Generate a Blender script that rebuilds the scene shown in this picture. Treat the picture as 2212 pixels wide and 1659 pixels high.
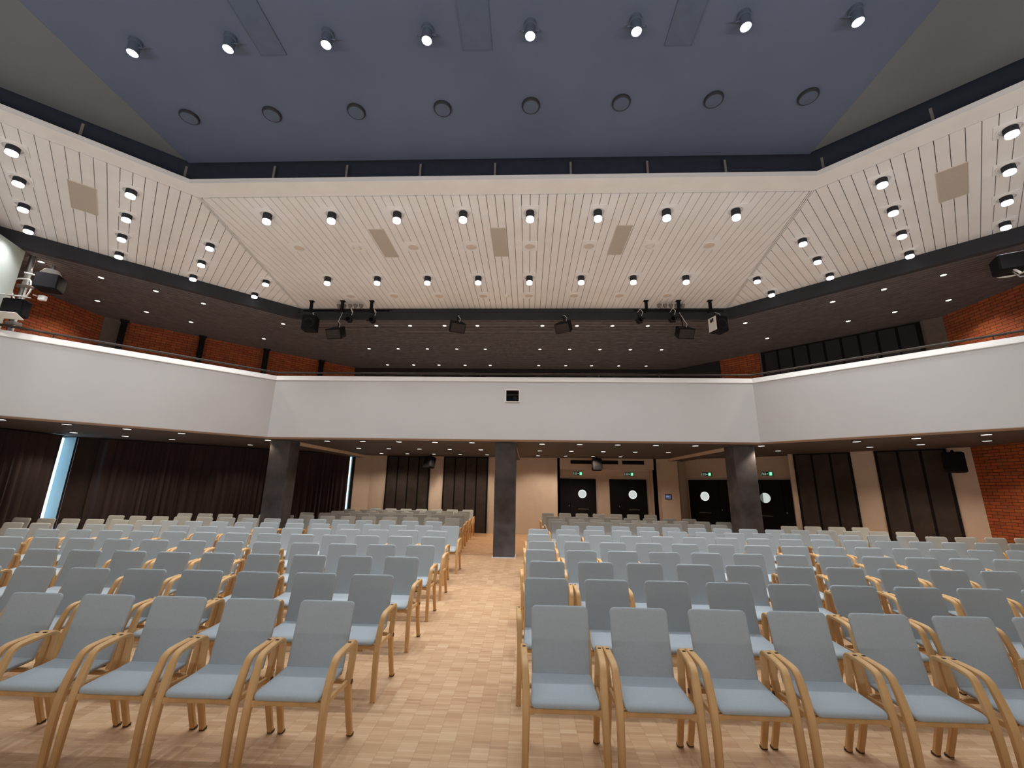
import bpy, math, random
from mathutils import Vector, Matrix
random.seed(7)
S = bpy.context.scene
COL = S.collection
for o in list(bpy.data.objects):
    bpy.data.objects.remove(o)

# ------------------------------------------------------------------ camera
CAM_Z = 1.75
F_PX, PITCH, ROLL, YAW = 905.6, math.radians(13.75), math.radians(0.896), math.radians(-2.252)
cy, sy = math.cos(YAW), math.sin(YAW)
FWD = Vector((sy*math.cos(PITCH), cy*math.cos(PITCH), math.sin(PITCH)))
RT0 = Vector((cy, -sy, 0))
UP0 = RT0.cross(FWD)
RT = RT0*math.cos(ROLL) + UP0*math.sin(ROLL)
UP = UP0*math.cos(ROLL) - RT0*math.sin(ROLL)
cam_d = bpy.data.cameras.new('camera')
cam_d.sensor_fit = 'HORIZONTAL'; cam_d.sensor_width = 36.0
cam_d.lens = F_PX/2212*36.0
cam_d.clip_start = 0.05; cam_d.clip_end = 200
cam = bpy.data.objects.new('camera', cam_d); COL.objects.link(cam)
m = Matrix.Identity(4)
for i in range(3):
    m[i][0], m[i][1], m[i][2] = RT[i], UP[i], -FWD[i]
m[2][3] = CAM_Z
cam.matrix_world = m
S.camera = cam

def project(p):
    d = Vector(p) - Vector((0, 0, CAM_Z))
    z = d.dot(FWD)
    if z < 0.2: return None
    return 1106 + F_PX*d.dot(RT)/z, 829.5 - F_PX*d.dot(UP)/z

# ------------------------------------------------------------------ world, exposure, lamp powers
W = bpy.data.worlds.new('world'); S.world = W; W.use_nodes = True
W.node_tree.nodes['Background'].inputs[0].default_value = (0.6, 0.75, 1.0, 1)
W.node_tree.nodes['Background'].inputs[1].default_value = 0.3
S.view_settings.view_transform = 'Standard'
S.view_settings.look = 'None'
S.view_settings.gamma = 1.0
S.view_settings.use_curve_mapping = False
S.view_settings.exposure = 0.0

# unseen area light added behind the camera to brighten the ceilings
d = bpy.data.lights.new('fill_uplight', 'AREA'); d.shape = 'RECTANGLE'; d.size = 15; d.size_y = 0.6
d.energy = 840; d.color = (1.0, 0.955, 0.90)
o = bpy.data.objects.new('fill_uplight', d); COL.objects.link(o)
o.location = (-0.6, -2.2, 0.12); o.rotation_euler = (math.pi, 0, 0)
POWER_WHITE, POWER_SIDE, POWER_BLUE, POWER_FRONT_FILL, POWER_SOFFIT, POWER_UPPER = 178, 88, 70, 35, 38, 62
SPOT = {}
def spot_data(key, power, color, angle, blend=0.5, r=0.06):
    if key not in SPOT:
        d = bpy.data.lights.new(key, 'SPOT')
        d.energy = power; d.color = color; d.spot_size = math.radians(angle)
        d.spot_blend = blend; d.shadow_soft_size = r
        SPOT[key] = d
    return SPOT[key]
def add_spot(key, parent, z, tilt=(0, 0, 0)):
    o = bpy.data.objects.new('bulb_light', SPOT[key]); COL.objects.link(o)
    o.parent = parent; o.location = (0, 0, z); o.rotation_euler = tilt
    return o
spot_data('white_spot', POWER_WHITE, (0.96, 0.97, 1.0), 98, 1.0)
spot_data('side_spot', POWER_SIDE, (0.96, 0.97, 1.0), 112, 1.0)
spot_data('stage_spot', POWER_BLUE, (0.9, 0.95, 1.0), 90, 0.9)
spot_data('soffit_spot', POWER_SOFFIT, (1.0, 0.76, 0.55), 110, 0.6, 0.07)
spot_data('soffit_rear_spot', POWER_SOFFIT*1.95, (1.0, 0.76, 0.55), 136, 0.5, 0.07)
spot_data('soffit_wing_spot', POWER_SOFFIT*1.9, (1.0, 0.76, 0.55), 120, 0.6, 0.07)
spot_data('upper_spot', POWER_UPPER, (1.0, 0.80, 0.60), 126, 0.5, 0.05)
# fill spots added overhead, out of view, to brighten the chair fronts
spot_data('stage_edge_spot', POWER_FRONT_FILL, (0.96, 0.97, 1.0), 100, 0.8)
for i in range(7):
    o = bpy.data.objects.new('front_fill_light', SPOT['stage_edge_spot']); COL.objects.link(o)
    o.location = (-4.8+1.4*i, 0.4, 6.6)

# ------------------------------------------------------------------ materials
M = {}
def lin(r, g, b):
    f = lambda c: (c/255/12.92) if c/255 <= 0.04045 else ((c/255+0.055)/1.055)**2.4
    return (f(r), f(g), f(b), 1)
def new_mat(name):
    mt = bpy.data.materials.new(name); mt.use_nodes = True
    M[name] = mt
    nt = mt.node_tree
    return mt, nt, nt.nodes['Principled BSDF']
def N(nt, typ, **kw):
    n = nt.nodes.new(typ)
    for k, v in kw.items(): setattr(n, k, v)
    return n
def mat(name, col, rough=0.6, metal=0.0, var=0.08, scale=8.0, bump=0.0, bscale=60.0, spec=0.4, stretch=None):
    mt, nt, b = new_mat(name)
    b.inputs['Roughness'].default_value = rough; b.inputs['Metallic'].default_value = metal
    b.inputs['Specular IOR Level'].default_value = spec
    tc = N(nt, 'ShaderNodeTexCoord')
    mp = N(nt, 'ShaderNodeMapping'); nt.links.new(tc.outputs['Object'], mp.inputs[0])
    if stretch: mp.inputs['Scale'].default_value = stretch
    nz = N(nt, 'ShaderNodeTexNoise'); nz.inputs['Scale'].default_value = scale; nz.inputs['Detail'].default_value = 4
    nt.links.new(mp.outputs[0], nz.inputs['Vector'])
    cr = N(nt, 'ShaderNodeValToRGB')
    cr.color_ramp.elements[0].position = 0.3; cr.color_ramp.elements[1].position = 0.7
    cr.color_ramp.elements[0].color = tuple(c*(1-var) for c in col[:3])+(1,)
    cr.color_ramp.elements[1].color = tuple(min(1, c*(1+var)) for c in col[:3])+(1,)
    nt.links.new(nz.outputs['Fac'], cr.inputs[0]); nt.links.new(cr.outputs[0], b.inputs['Base Color'])
    if bump:
        n2 = N(nt, 'ShaderNodeTexNoise'); n2.inputs['Scale'].default_value = bscale; n2.inputs['Detail'].default_value = 5
        nt.links.new(mp.outputs[0], n2.inputs['Vector'])
        bp = N(nt, 'ShaderNodeBump'); bp.inputs['Strength'].default_value = bump; bp.inputs['Distance'].default_value = 0.01
        nt.links.new(n2.outputs['Fac'], bp.inputs['Height']); nt.links.new(bp.outputs[0], b.inputs['Normal'])
    return mt
def emit(name, col, strength):
    mt, nt, b = new_mat(name)
    b.inputs['Base Color'].default_value = (0.04, 0.04, 0.04, 1)
    b.inputs['Emission Color'].default_value = tuple(col[:3])+(1,)
    b.inputs['Emission Strength'].default_value = strength
    return mt

mat('ceiling_white', (0.84, 0.84, 0.85, 1), 0.6, var=0.03, scale=2.0)
mat('groove', (0.07, 0.055, 0.045, 1), 0.9, var=0.1)
mat('bounce_floor', (0.42, 0.36, 0.32, 1), 0.8, var=0.06)
mat('vent_grey', (0.50, 0.46, 0.40, 1), 0.7, var=0.04, scale=40)
mat('grille', (0.66, 0.58, 0.52, 1), 0.7, var=0.06, scale=90)
mat('frame_white', (0.82, 0.815, 0.82, 1), 0.55, var=0.03, scale=3)
mat('void', (0.006, 0.007, 0.012, 1), 0.9, var=0.2)
mat('void_gap_flare', (0.020, 0.026, 0.045, 1), 0.9, var=0.1)  # navy of the lens flare is put into the gap colour
mat('cloud_flare_blue', (0.098, 0.126, 0.195, 1), 0.75, var=0.08, scale=0.7)  # dark grey panel with the lens flare's blue haze mixed in
mat('cloud_side', (0.135, 0.150, 0.165, 1), 0.75, var=0.08, scale=0.7)
mat('hatch_blue', (0.080, 0.106, 0.160, 1), 0.7, var=0.05)
mat('bulkhead', (0.024, 0.026, 0.034, 1), 0.7, var=0.15, scale=3)
mat('slat_dark', (0.115, 0.104, 0.112, 1), 0.6, var=0.18, scale=5)
mat('parapet', (0.57, 0.575, 0.585, 1), 0.65, var=0.025, scale=0.8, bump=0.03, bscale=30)
mat('cap_white', (0.78, 0.77, 0.74, 1), 0.45, var=0.02)
mat('rail_brown', (0.03, 0.02, 0.016, 1), 0.6, var=0.15)
mat('soffit_dark', (0.080, 0.072, 0.076, 1), 0.75, var=0.12, scale=12, bump=0.1, bscale=200)
mat('beige', (0.58, 0.50, 0.435, 1), 0.7, var=0.03, scale=5, bump=0.03, bscale=150)
mat('beam_lit_beige', (0.78, 0.65, 0.53, 1), 0.7, var=0.03)  # lightened copy of beige, brightness of the lit beam sides painted in
mat('brown_side', (0.42, 0.33, 0.27, 1), 0.7, var=0.03)
mat('black', (0.007, 0.007, 0.009, 1), 0.75, var=0.2, spec=0.15)
mat('black_soft', (0.014, 0.013, 0.016, 1), 0.75, var=0.2, spec=0.2)
mat('door_black', (0.006, 0.006, 0.008, 1), 0.6, var=0.15, scale=4, spec=0.15)
mat('panel_brown', (0.040, 0.033, 0.031, 1), 0.65, var=0.25, scale=3, spec=0.2)
mat('panel_night', (0.018, 0.018, 0.026, 1), 0.55, var=0.2, scale=3)
mat('wall_night', (0.016, 0.017, 0.024, 1), 0.7, var=0.2, scale=2)
mat('pilaster_grey', (0.16, 0.135, 0.12, 1), 0.8, var=0.1)
mat('column_dark', (0.092, 0.092, 0.104, 1), 0.6, var=0.45, scale=2.2, bump=0.15, bscale=14)
mat('curtain', (0.036, 0.026, 0.030, 1), 0.9, var=0.2, scale=3, stretch=(1, 1, 0.15))
mat('wall_dark', (0.030, 0.022, 0.020, 1), 0.85, var=0.15)
mat('wall_pale', (0.50, 0.55, 0.51, 1), 0.7, var=0.02, scale=2)
mat('jamb_pale', (0.36, 0.50, 0.60, 1), 0.5, var=0.03)
mat('metal', (0.45, 0.45, 0.46, 1), 0.3, metal=1.0, var=0.05)
mat('white_plastic', (0.82, 0.82, 0.80, 1), 0.4, var=0.02)
mat('dark_plug', (0.020, 0.012, 0.010, 1), 0.5, var=0.2)
mat('grey_trim', (0.20, 0.18, 0.17, 1), 0.5, var=0.1)
mat('stage_wall', (0.45, 0.40, 0.36, 1), 0.8, var=0.05)
mat('fabric', (0.425, 0.48, 0.51, 1), 0.95, var=0.10, scale=260, bump=0.25, bscale=700, spec=0.15)
mat('beech', (0.68, 0.42, 0.185, 1), 0.42, var=0.10, scale=14, stretch=(1, 1, 0.25))
mat('beech_end', (0.50, 0.26, 0.09, 1), 0.5, var=0.1, scale=20)
emit('lamp_cool', (0.95, 0.97, 1.0), 4.0)
emit('lamp_stage', (1.0, 0.98, 0.95), 14.0)
emit('lamp_warm', (1.0, 0.86, 0.70), 6.0)
emit('lamp_soffit', (1.0, 0.93, 0.86), 4.0)
emit('day_sky', (0.55, 0.85, 1.0), 2.2)
emit('porthole_lit', (0.55, 0.60, 0.58), 1.0)
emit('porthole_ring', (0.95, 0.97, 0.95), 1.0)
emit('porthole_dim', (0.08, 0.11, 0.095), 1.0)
emit('sign_green', (0.04, 0.55, 0.20), 1.3)
emit('sign_white', (0.55, 0.75, 0.62), 0.5)
emit('sign_spot', (0.5, 1.0, 0.75), 2.0)
emit('screen_blue', (0.06, 0.08, 0.16), 1.0)
emit('screen_text', (0.25, 0.32, 0.6), 1.0)

# brick (uv in metres)
def brick_mat(name, c1, c2, mortar):
    mt, nt, b = new_mat(name)
    uv = N(nt, 'ShaderNodeUVMap')
    br = N(nt, 'ShaderNodeTexBrick'); br.inputs['Scale'].default_value = 1.0
    br.inputs['Brick Width'].default_value = 0.25; br.inputs['Row Height'].default_value = 0.075
    br.inputs['Mortar Size'].default_value = 0.006; br.inputs['Mortar Smooth'].default_value = 0.2
    br.inputs['Color1'].default_value = c1; br.inputs['Color2'].default_value = c2; br.inputs['Mortar'].default_value = mortar
    nt.links.new(uv.outputs[0], br.inputs['Vector'])
    nz = N(nt, 'ShaderNodeTexNoise'); nz.inputs['Scale'].default_value = 6
    nt.links.new(uv.outputs[0], nz.inputs['Vector'])
    mx = N(nt, 'ShaderNodeMix', data_type='RGBA', blend_type='MULTIPLY'); mx.inputs[0].default_value = 0.5
    nt.links.new(br.outputs['Color'], mx.inputs[6]); nt.links.new(nz.outputs['Color'], mx.inputs[7])
    nt.links.new(mx.outputs[2], b.inputs['Base Color'])
    bp = N(nt, 'ShaderNodeBump', invert=True); bp.inputs['Strength'].default_value = 0.6; bp.inputs['Distance'].default_value = 0.01
    nt.links.new(br.outputs['Fac'], bp.inputs['Height']); nt.links.new(bp.outputs[0], b.inputs['Normal'])
    b.inputs['Roughness'].default_value = 0.8
brick_mat('brick', (0.52, 0.135, 0.040, 1), (0.38, 0.090, 0.030, 1), (0.06, 0.022, 0.014, 1))

# mosaic parquet: columns of strips laid across the hall
def parquet():
    mt, nt, b = new_mat('parquet')
    L = nt.links
    tc = N(nt, 'ShaderNodeTexCoord'); sp = N(nt, 'ShaderNodeSeparateXYZ'); L.new(tc.outputs['Object'], sp.inputs[0])
    def math_(op, a, bb=None, v=None):
        n = N(nt, 'ShaderNodeMath', operation=op)
        L.new(a, n.inputs[0])
        if bb is not None: L.new(bb, n.inputs[1])
        if v is not None: n.inputs[1].default_value = v
        return n.outputs[0]
    cw = 0.125
    xs = math_('DIVIDE', sp.outputs['X'], v=cw); xi = math_('FLOOR', xs); xf = math_('FRACT', xs)
    wn0 = N(nt, 'ShaderNodeTexWhiteNoise', noise_dimensions='1D'); L.new(xi, wn0.inputs['W'])
    yo = math_('ADD', sp.outputs['Y'], math_('MULTIPLY', wn0.outputs['Value'], v=0.12))
    ys = math_('DIVIDE', yo, v=0.0265); yi = math_('FLOOR', ys); yf = math_('FRACT', ys)
    bl = math_('FLOOR', math_('DIVIDE', yo, v=0.106))
    def wn(a, c):
        cb = N(nt, 'ShaderNodeCombineXYZ'); L.new(a, cb.inputs[0]); L.new(c, cb.inputs[1])
        n = N(nt, 'ShaderNodeTexWhiteNoise', noise_dimensions='2D'); L.new(cb.outputs[0], n.inputs['Vector'])
        return n
    s1 = wn(xi, yi); s2 = wn(xi, bl)
    v = math_('ADD', math_('MULTIPLY', s1.outputs['Value'], v=0.55), math_('MULTIPLY', s2.outputs['Value'], v=0.45))
    cr = N(nt, 'ShaderNodeValToRGB')
    e = cr.color_ramp.elements
    e[0].position = 0.05; e[0].color = (0.45, 0.27, 0.15, 1)
    e[1].position = 0.95; e[1].color = (0.64, 0.455, 0.285, 1)
    k = e.new(0.3); k.color = (0.515, 0.325, 0.185, 1)
    k = e.new(0.6); k.color = (0.565, 0.37, 0.215, 1)
    L.new(v, cr.inputs[0])
    nz = N(nt, 'ShaderNodeTexNoise'); nz.inputs['Scale'].default_value = 30
    mp = N(nt, 'ShaderNodeMapping'); mp.inputs['Scale'].default_value = (0.3, 4, 1); L.new(tc.outputs['Object'], mp.inputs[0]); L.new(mp.outputs[0], nz.inputs['Vector'])
    edge = math_('MINIMUM', math_('ADD', math_('GREATER_THAN', xf, v=0.03), math_('MULTIPLY', xf, v=0.0)), math_('GREATER_THAN', yf, v=0.05))
    dk = math_('ADD', math_('MULTIPLY', edge, v=0.22), v=0.70)
    dk = math_('ADD', dk, math_('MULTIPLY', nz.outputs['Fac'], v=0.16))
    mx = N(nt, 'ShaderNodeVectorMath', operation='SCALE'); L.new(cr.outputs[0], mx.inputs[0]); L.new(dk, mx.inputs['Scale'])
    L.new(mx.outputs[0], b.inputs['Base Color'])
    b.inputs['Roughness'].default_value = 0.42; b.inputs['Specular IOR Level'].default_value = 0.35
parquet()

# ------------------------------------------------------------------ mesh helpers
class MB:
    def __init__(s):
        s.v = []; s.f = []; s.mi = []; s.uv = {}
    def face(s, idx, mi=0, uv=None):
        if uv: s.uv[len(s.f)] = uv
        s.f.append(idx); s.mi.append(mi)
    def poly(s, pts, mi=0, uv=None):
        n = len(s.v); s.v += [tuple(p) for p in pts]
        s.face(list(range(n, n+len(pts))), mi, uv)
        return s
    def box(s, c, d, rz=0, mi=0, rx=0):
        hx, hy, hz = d[0]/2, d[1]/2, d[2]/2
        R = Matrix.Rotation(rz, 3, 'Z') @ Matrix.Rotation(rx, 3, 'X')
        n = len(s.v)
        for x, y, z in ((-1,-1,-1),(1,-1,-1),(1,1,-1),(-1,1,-1),(-1,-1,1),(1,-1,1),(1,1,1),(-1,1,1)):
            s.v.append(tuple(Vector(c) + R @ Vector((x*hx, y*hy, z*hz))))
        for q in ((3,2,1,0),(4,5,6,7),(0,1,5,4),(1,2,6,5),(2,3,7,6),(3,0,4,7)):
            s.face([n+i for i in q], mi)
        return s
    def rbox(s, c, d, r=0.006, rz=0, mi=0, rx=0):
        """box with chamfered vertical and horizontal edges (octagonal loft)"""
        hx, hy, hz = d[0]/2, d[1]/2, d[2]/2
        r = min(r, hx*.49, hy*.49, hz*.49)
        R = Matrix.Rotation(rz, 3, 'Z') @ Matrix.Rotation(rx, 3, 'X')
        rings = []
        for z, k in ((-hz, r), (-hz+r, 0), (hz-r, 0), (hz, r)):
            a, b_ = hx-k, hy-k
            q = r
            ring = [(-a+q,-b_),(a-q,-b_),(a,-b_+q),(a,b_-q),(a-q,b_),(-a+q,b_),(-a,b_-q),(-a,-b_+q)]
            n = len(s.v)
            s.v += [tuple(Vector(c) + R @ Vector((x, y, z))) for x, y in ring]
            rings.append(list(range(n, n+8)))
        for A, B in zip(rings, rings[1:]):
            for i in range(8):
                j = (i+1) % 8
                s.face([A[i], A[j], B[j], B[i]], mi)
        s.face(rings[0][::-1], mi); s.face(rings[-1], mi)
        return s
    def prism(s, pts, z0, z1, mi=0, mi_side=None, mi_top=None):
        a = sum(p[0]*q[1]-q[0]*p[1] for p, q in zip(pts, pts[1:]+pts[:1]))
        if a < 0: pts = pts[::-1]
        k = len(pts); n = len(s.v)
        s.v += [(p[0], p[1], z0) for p in pts] + [(p[0], p[1], z1) for p in pts]
        s.face([n+i for i in range(k)][::-1], mi)
        s.face([n+k+i for i in range(k)], mi if mi_top is None else mi_top)
        for i in range(k):
            j = (i+1) % k
            s.face([n+i, n+j, n+k+j, n+k+i], mi if mi_side is None else mi_side)
        return s
    def cyl(s, c, r, h, seg=24, axis='Z', mi=0, r2=None, cap0=True, cap1=True):
        """from c along axis by h"""
        if isinstance(axis, str): axis = {'X': (1,0,0), 'Y': (0,1,0), 'Z': (0,0,1)}[axis]
        q = Vector((0,0,1)).rotation_difference(Vector(axis).normalized()).to_matrix()
        r2 = r if r2 is None else r2
        n = len(s.v)
        for rr, z in ((r, 0), (r2, h)):
            for i in range(seg):
                a = 2*math.pi*i/seg
                s.v.append(tuple(Vector(c) + q @ Vector((rr*math.cos(a), rr*math.sin(a), z))))
        for i in range(seg):
            j = (i+1) % seg
            s.face([n+i, n+j, n+seg+j, n+seg+i], mi)
        if cap0: s.face([n+i for i in range(seg)][::-1], mi)
        if cap1: s.face([n+seg+i for i in range(seg)], mi)
        return s
    def lathe(s, prof, seg=24, mi=0, c=(0,0,0), axis='Z', closed=False):
        if isinstance(axis, str): axis = {'X': (1,0,0), 'Y': (0,1,0), 'Z': (0,0,1)}[axis]
        q = Vector((0,0,1)).rotation_difference(Vector(axis).normalized()).to_matrix()
        n = len(s.v); k = len(prof)
        for r, z in prof:
            for i in range(seg):
                a = 2*math.pi*i/seg
                s.v.append(tuple(Vector(c) + q @ Vector((r*math.cos(a), r*math.sin(a), z))))
        for p in range(k if closed else k-1):
            p2 = (p+1) % k
            for i in range(seg):
                j = (i+1) % seg
                s.face([n+p*seg+i, n+p*seg+j, n+p2*seg+j, n+p2*seg+i], mi)
        return s
    def tube(s, pts, r, seg=8, mi=0):
        pts = [Vector(p) for p in pts]; n0 = len(s.v); up = Vector((0,0,1)); rings = []
        for i, p in enumerate(pts):
            t = (pts[min(i+1, len(pts)-1)] - pts[max(i-1, 0)]).normalized()
            u = t.cross(up)
            if u.length < 1e-3: u = t.cross(Vector((1,0,0)))
            u.normalize(); w = u.cross(t)
            n = len(s.v)
            for k in range(seg):
                a = 2*math.pi*k/seg
                s.v.append(tuple(p + u*r*math.cos(a) + w*r*math.sin(a)))
            rings.append(list(range(n, n+seg)))
        for A, B in zip(rings, rings[1:]):
            for i in range(seg):
                j = (i+1) % seg
                s.face([A[i], A[j], B[j], B[i]], mi)
        s.face(rings[0][::-1], mi); s.face(rings[-1], mi)
        return s
    def build(s, name, mats, parent=None, smooth=False, loc=None, rz=0):
        me = bpy.data.meshes.new(name)
        me.from_pydata(s.v, [], s.f)
        if isinstance(mats, str): mats = [mats]
        for mn in mats: me.materials.append(M[mn])
        for p, mi in zip(me.polygons, s.mi):
            p.material_index = mi; p.use_smooth = smooth
        if s.uv:
            ul = me.uv_layers.new(name='UVMap')
            for fi, uv in s.uv.items():
                for li, q in zip(me.polygons[fi].loop_indices, uv): ul.data[li].uv = q
        me.update()
        if smooth:
            import bmesh
            bm = bmesh.new(); bm.from_mesh(me)
            bmesh.ops.recalc_face_normals(bm, faces=bm.faces)
            for ed in bm.edges:
                ed.smooth = not (len(ed.link_faces) == 2 and ed.calc_face_angle(0) > math.radians(42))
            bm.to_mesh(me); bm.free()
        o = bpy.data.objects.new(name, me); COL.objects.link(o)
        if parent: o.parent = parent
        if loc: o.location = loc
        o.rotation_euler = (0, 0, rz)
        return o

def thing(name, label, cat, loc=(0,0,0), rz=0, group=None):
    o = bpy.data.objects.new(name, None); COL.objects.link(o)
    o.empty_display_size = 0.1
    o.location = loc; o.rotation_euler = (0, 0, rz)
    return tag(o, label, cat, group)
def tag(o, label, cat, group=None):
    o['label'] = label; o['category'] = cat
    if group: o['group'] = group
    return o
def struct(mb, name, mats, smooth=False, parent=None):
    o = mb.build(name, mats, parent, smooth)
    if parent is None: o['kind'] = 'structure'
    return o
def dup(root, loc, rz, label, group=None):
    r = root.copy(); COL.objects.link(r); r.location = loc; r.rotation_euler = (0, 0, rz)
    r['label'] = label
    if group: r['group'] = group
    for ch in list(root.children):
        c = ch.copy(); COL.objects.link(c); c.parent = r
        for g in list(ch.children):
            d = g.copy(); COL.objects.link(d); d.parent = c
    return r
ORD = ['', 'first', 'second', 'third', 'fourth', 'fifth', 'sixth', 'seventh', 'eighth', 'ninth', 'tenth', 'eleventh', 'twelfth',
       'thirteenth', 'fourteenth', 'fifteenth', 'sixteenth', 'seventeenth', 'eighteenth', 'nineteenth', 'twentieth']

def clip(poly, nx, ny, c, keep_ge=True):
    out = []; sgn = 1 if keep_ge else -1
    d = [sgn*(p[0]*nx+p[1]*ny-c) for p in poly]
    for i in range(len(poly)):
        j = (i+1) % len(poly)
        if d[i] >= 0: out.append(poly[i])
        if (d[i] >= 0) != (d[j] >= 0):
            t = d[i]/(d[i]-d[j])
            out.append((poly[i][0]+(poly[j][0]-poly[i][0])*t, poly[i][1]+(poly[j][1]-poly[i][1])*t))
    return out
def strips(mb, poly, n, pitch, gap, z0, z1, off=0.0, mi=0):
    """boards whose long side runs at right angles to n, clipped to a convex polygon"""
    vals = [p[0]*n[0]+p[1]*n[1]-off for p in poly]
    for k in range(math.floor(min(vals)/pitch), math.ceil(max(vals)/pitch)+1):
        q = clip(poly, n[0], n[1], off+k*pitch+gap/2)
        if len(q) > 2: q = clip(q, n[0], n[1], off+(k+1)*pitch-gap/2, False)
        if len(q) > 2:
            a = abs(sum(p[0]*r[1]-r[0]*p[1] for p, r in zip(q, q[1:]+q[:1])))/2
            if a > 1e-4: mb.prism(q, z0, z1, mi)
def wallquad(mb, p0, p1, z0, z1, mi=0, t=0.0, u0=0.0):
    """vertical quad from p0 to p1 (seen with p0 on the left), uv in metres; t = thickness behind"""
    L = math.hypot(p1[0]-p0[0], p1[1]-p0[1])
    mb.poly([(p0[0],p0[1],z0),(p1[0],p1[1],z0),(p1[0],p1[1],z1),(p0[0],p0[1],z1)], mi, [(u0,z0),(u0+L,z0),(u0+L,z1),(u0,z1)])
    if t:
        dx, dy = (p1[0]-p0[0])/L, (p1[1]-p0[1])/L
        nx, ny = -dy*t, dx*t
        a = (p0[0]+nx, p0[1]+ny); b = (p1[0]+nx, p1[1]+ny)
        mb.poly([(b[0],b[1],z0),(a[0],a[1],z0),(a[0],a[1],z1),(b[0],b[1],z1)], mi, [(0,z0),(L,z0),(L,z1),(0,z1)])
        for z, fl in ((z0, 1), (z1, 0)):
            q = [(p0[0],p0[1],z),(p1[0],p1[1],z),(b[0],b[1],z),(a[0],a[1],z)]
            mb.poly(q[::-1] if fl else q, mi, [(0,0),(L,0),(L,t),(0,t)])
        mb.poly([(a[0],a[1],z0),(p0[0],p0[1],z0),(p0[0],p0[1],z1),(a[0],a[1],z1)], mi, [(0,z0),(t,z0),(t,z1),(0,z1)])
        mb.poly([(p1[0],p1[1],z0),(b[0],b[1],z0),(b[0],b[1],z1),(p1[0],p1[1],z1)], mi, [(0,z0),(t,z0),(t,z1),(0,z1)])

R2 = math.sqrt(0.5)
ZS = 2.88            # soffit under the balcony
ZC = 6.50            # white ceiling
ZD = 6.22            # dark slatted ceiling over the balcony
ZB = 6.95            # floating blue-grey ceiling
YB = 16.85           # rear wall
XL, XR = -12.15, 11.05
CL, CR = (-6.25, YB), (5.15, YB)            # where the rear wall turns 45 degrees
def WR(t, d=0.0):    # point on the right-hand 45-degree wall, d behind it
    return (CR[0]+t*R2+d*R2, CR[1]-t*R2+d*R2)
def WL(t, d=0.0):
    return (CL[0]-t*R2-d*R2, CL[1]-t*R2+d*R2)

# ------------------------------------------------------------------ floor and shell
mb = MB(); mb.poly([(-14,-6,0),(13,-6,0),(13,19,0),(-14,19,0)])
struct(mb, 'floor', 'parquet')

mb = MB()            # rear wall, with the door recess
wallquad(mb, CL, (1.27, YB), 0, ZS, t=0.2)
wallquad(mb, (1.27, YB), (4.92, YB), 2.46, ZS, t=0.62)
wallquad(mb, (4.92, YB), (CR[0]+0.08, YB), 0, ZS, t=0.2)
wallquad(mb, (1.27, 17.5), (4.92, 17.5), 0, 2.46, t=0.1)
wallquad(mb, (4.92, 17.5), (4.92, YB), 0, ZS, t=0.1)
wallquad(mb, (1.27, YB), (1.27, 17.5), 0, ZS, t=0.1)
struct(mb, 'wall_rear', 'beige')

mb = MB()            # right 45-degree wall with its own recess
wallquad(mb, WR(0), WR(0.72), 0, ZS, t=0.1)
wallquad(mb, WR(0.72, 0.7), WR(4.37, 0.7), 0, ZS, t=0.1)
wallquad(mb, WR(0.72), WR(0.72, 0.7), 0, ZS)
wallquad(mb, WR(4.37, 0.7), WR(4.37), 0, ZS)
wallquad(mb, WR(4.37), WR(8.35), 0, ZS, t=0.2)
struct(mb, 'wall_right_rear', 'beige')
mb = MB(); wallquad(mb, (XR, 10.95), (XR, -5), 0, ZS, t=0.25)
struct(mb, 'wall_right', 'brick')

mb = MB()            # left 45-degree wall behind the curtain, and the left side wall
wallquad(mb, WL(8.34), WL(0.90), 0, ZS, t=0.2)
struct(mb, 'wall_left_rear', 'wall_dark')
mb = MB(); wallquad(mb, WL(0.78), WL(0), 0, ZS, t=0.2); struct(mb, 'wall_left_corner', 'beige')
mb = MB()
wallquad(mb, (XL, -5), (XL, 10.30), 0, ZS, t=0.35)
wallquad(mb, (XL, 10.90), (XL, 10.95), 0, ZS, t=0.35)
struct(mb, 'wall_left', 'wall_dark')
mb = MB()
wallquad(mb, (-13, -5), (-13, 3.2), ZS, 8, t=0.2); wallquad(mb, (12, 3.2), (12, -5), ZS, 8, t=0.2)
wallquad(mb, (12.3, -5), (-13.3, -5), 0, 8, t=0.2)
struct(mb, 'wall_front', 'stage_wall')

# daylight gaps between the curtains
w1 = MB(); w1.box((XL-0.33, 10.60, 1.42), (0.02, 0.58, 2.84)); o = struct(w1, 'window_1', 'day_sky')
j = MB(); j.poly([(XL, 10.895, 0), (XL-0.32, 10.895, 0), (XL-0.32, 10.895, 2.86), (XL, 10.895, 2.86)])
jo = j.build('window_jamb', 'jamb_pale', o)
p = WL(0.84, 0.12)
w2 = MB(); w2.box((p[0], p[1], 1.42), (0.16, 0.02, 2.80), rz=math.pi/4); struct(w2, 'window_2', 'day_sky')
mbf = MB()
for t0 in (0.76, 0.70): 
    q = WL(t0, -0.015); mbf.box((q[0], q[1], 1.43), (0.05, 0.05, 2.86), rz=math.pi/4)
fo = mbf.build('window_frame', 'black_soft', bpy.data.objects['window_2'])

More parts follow.
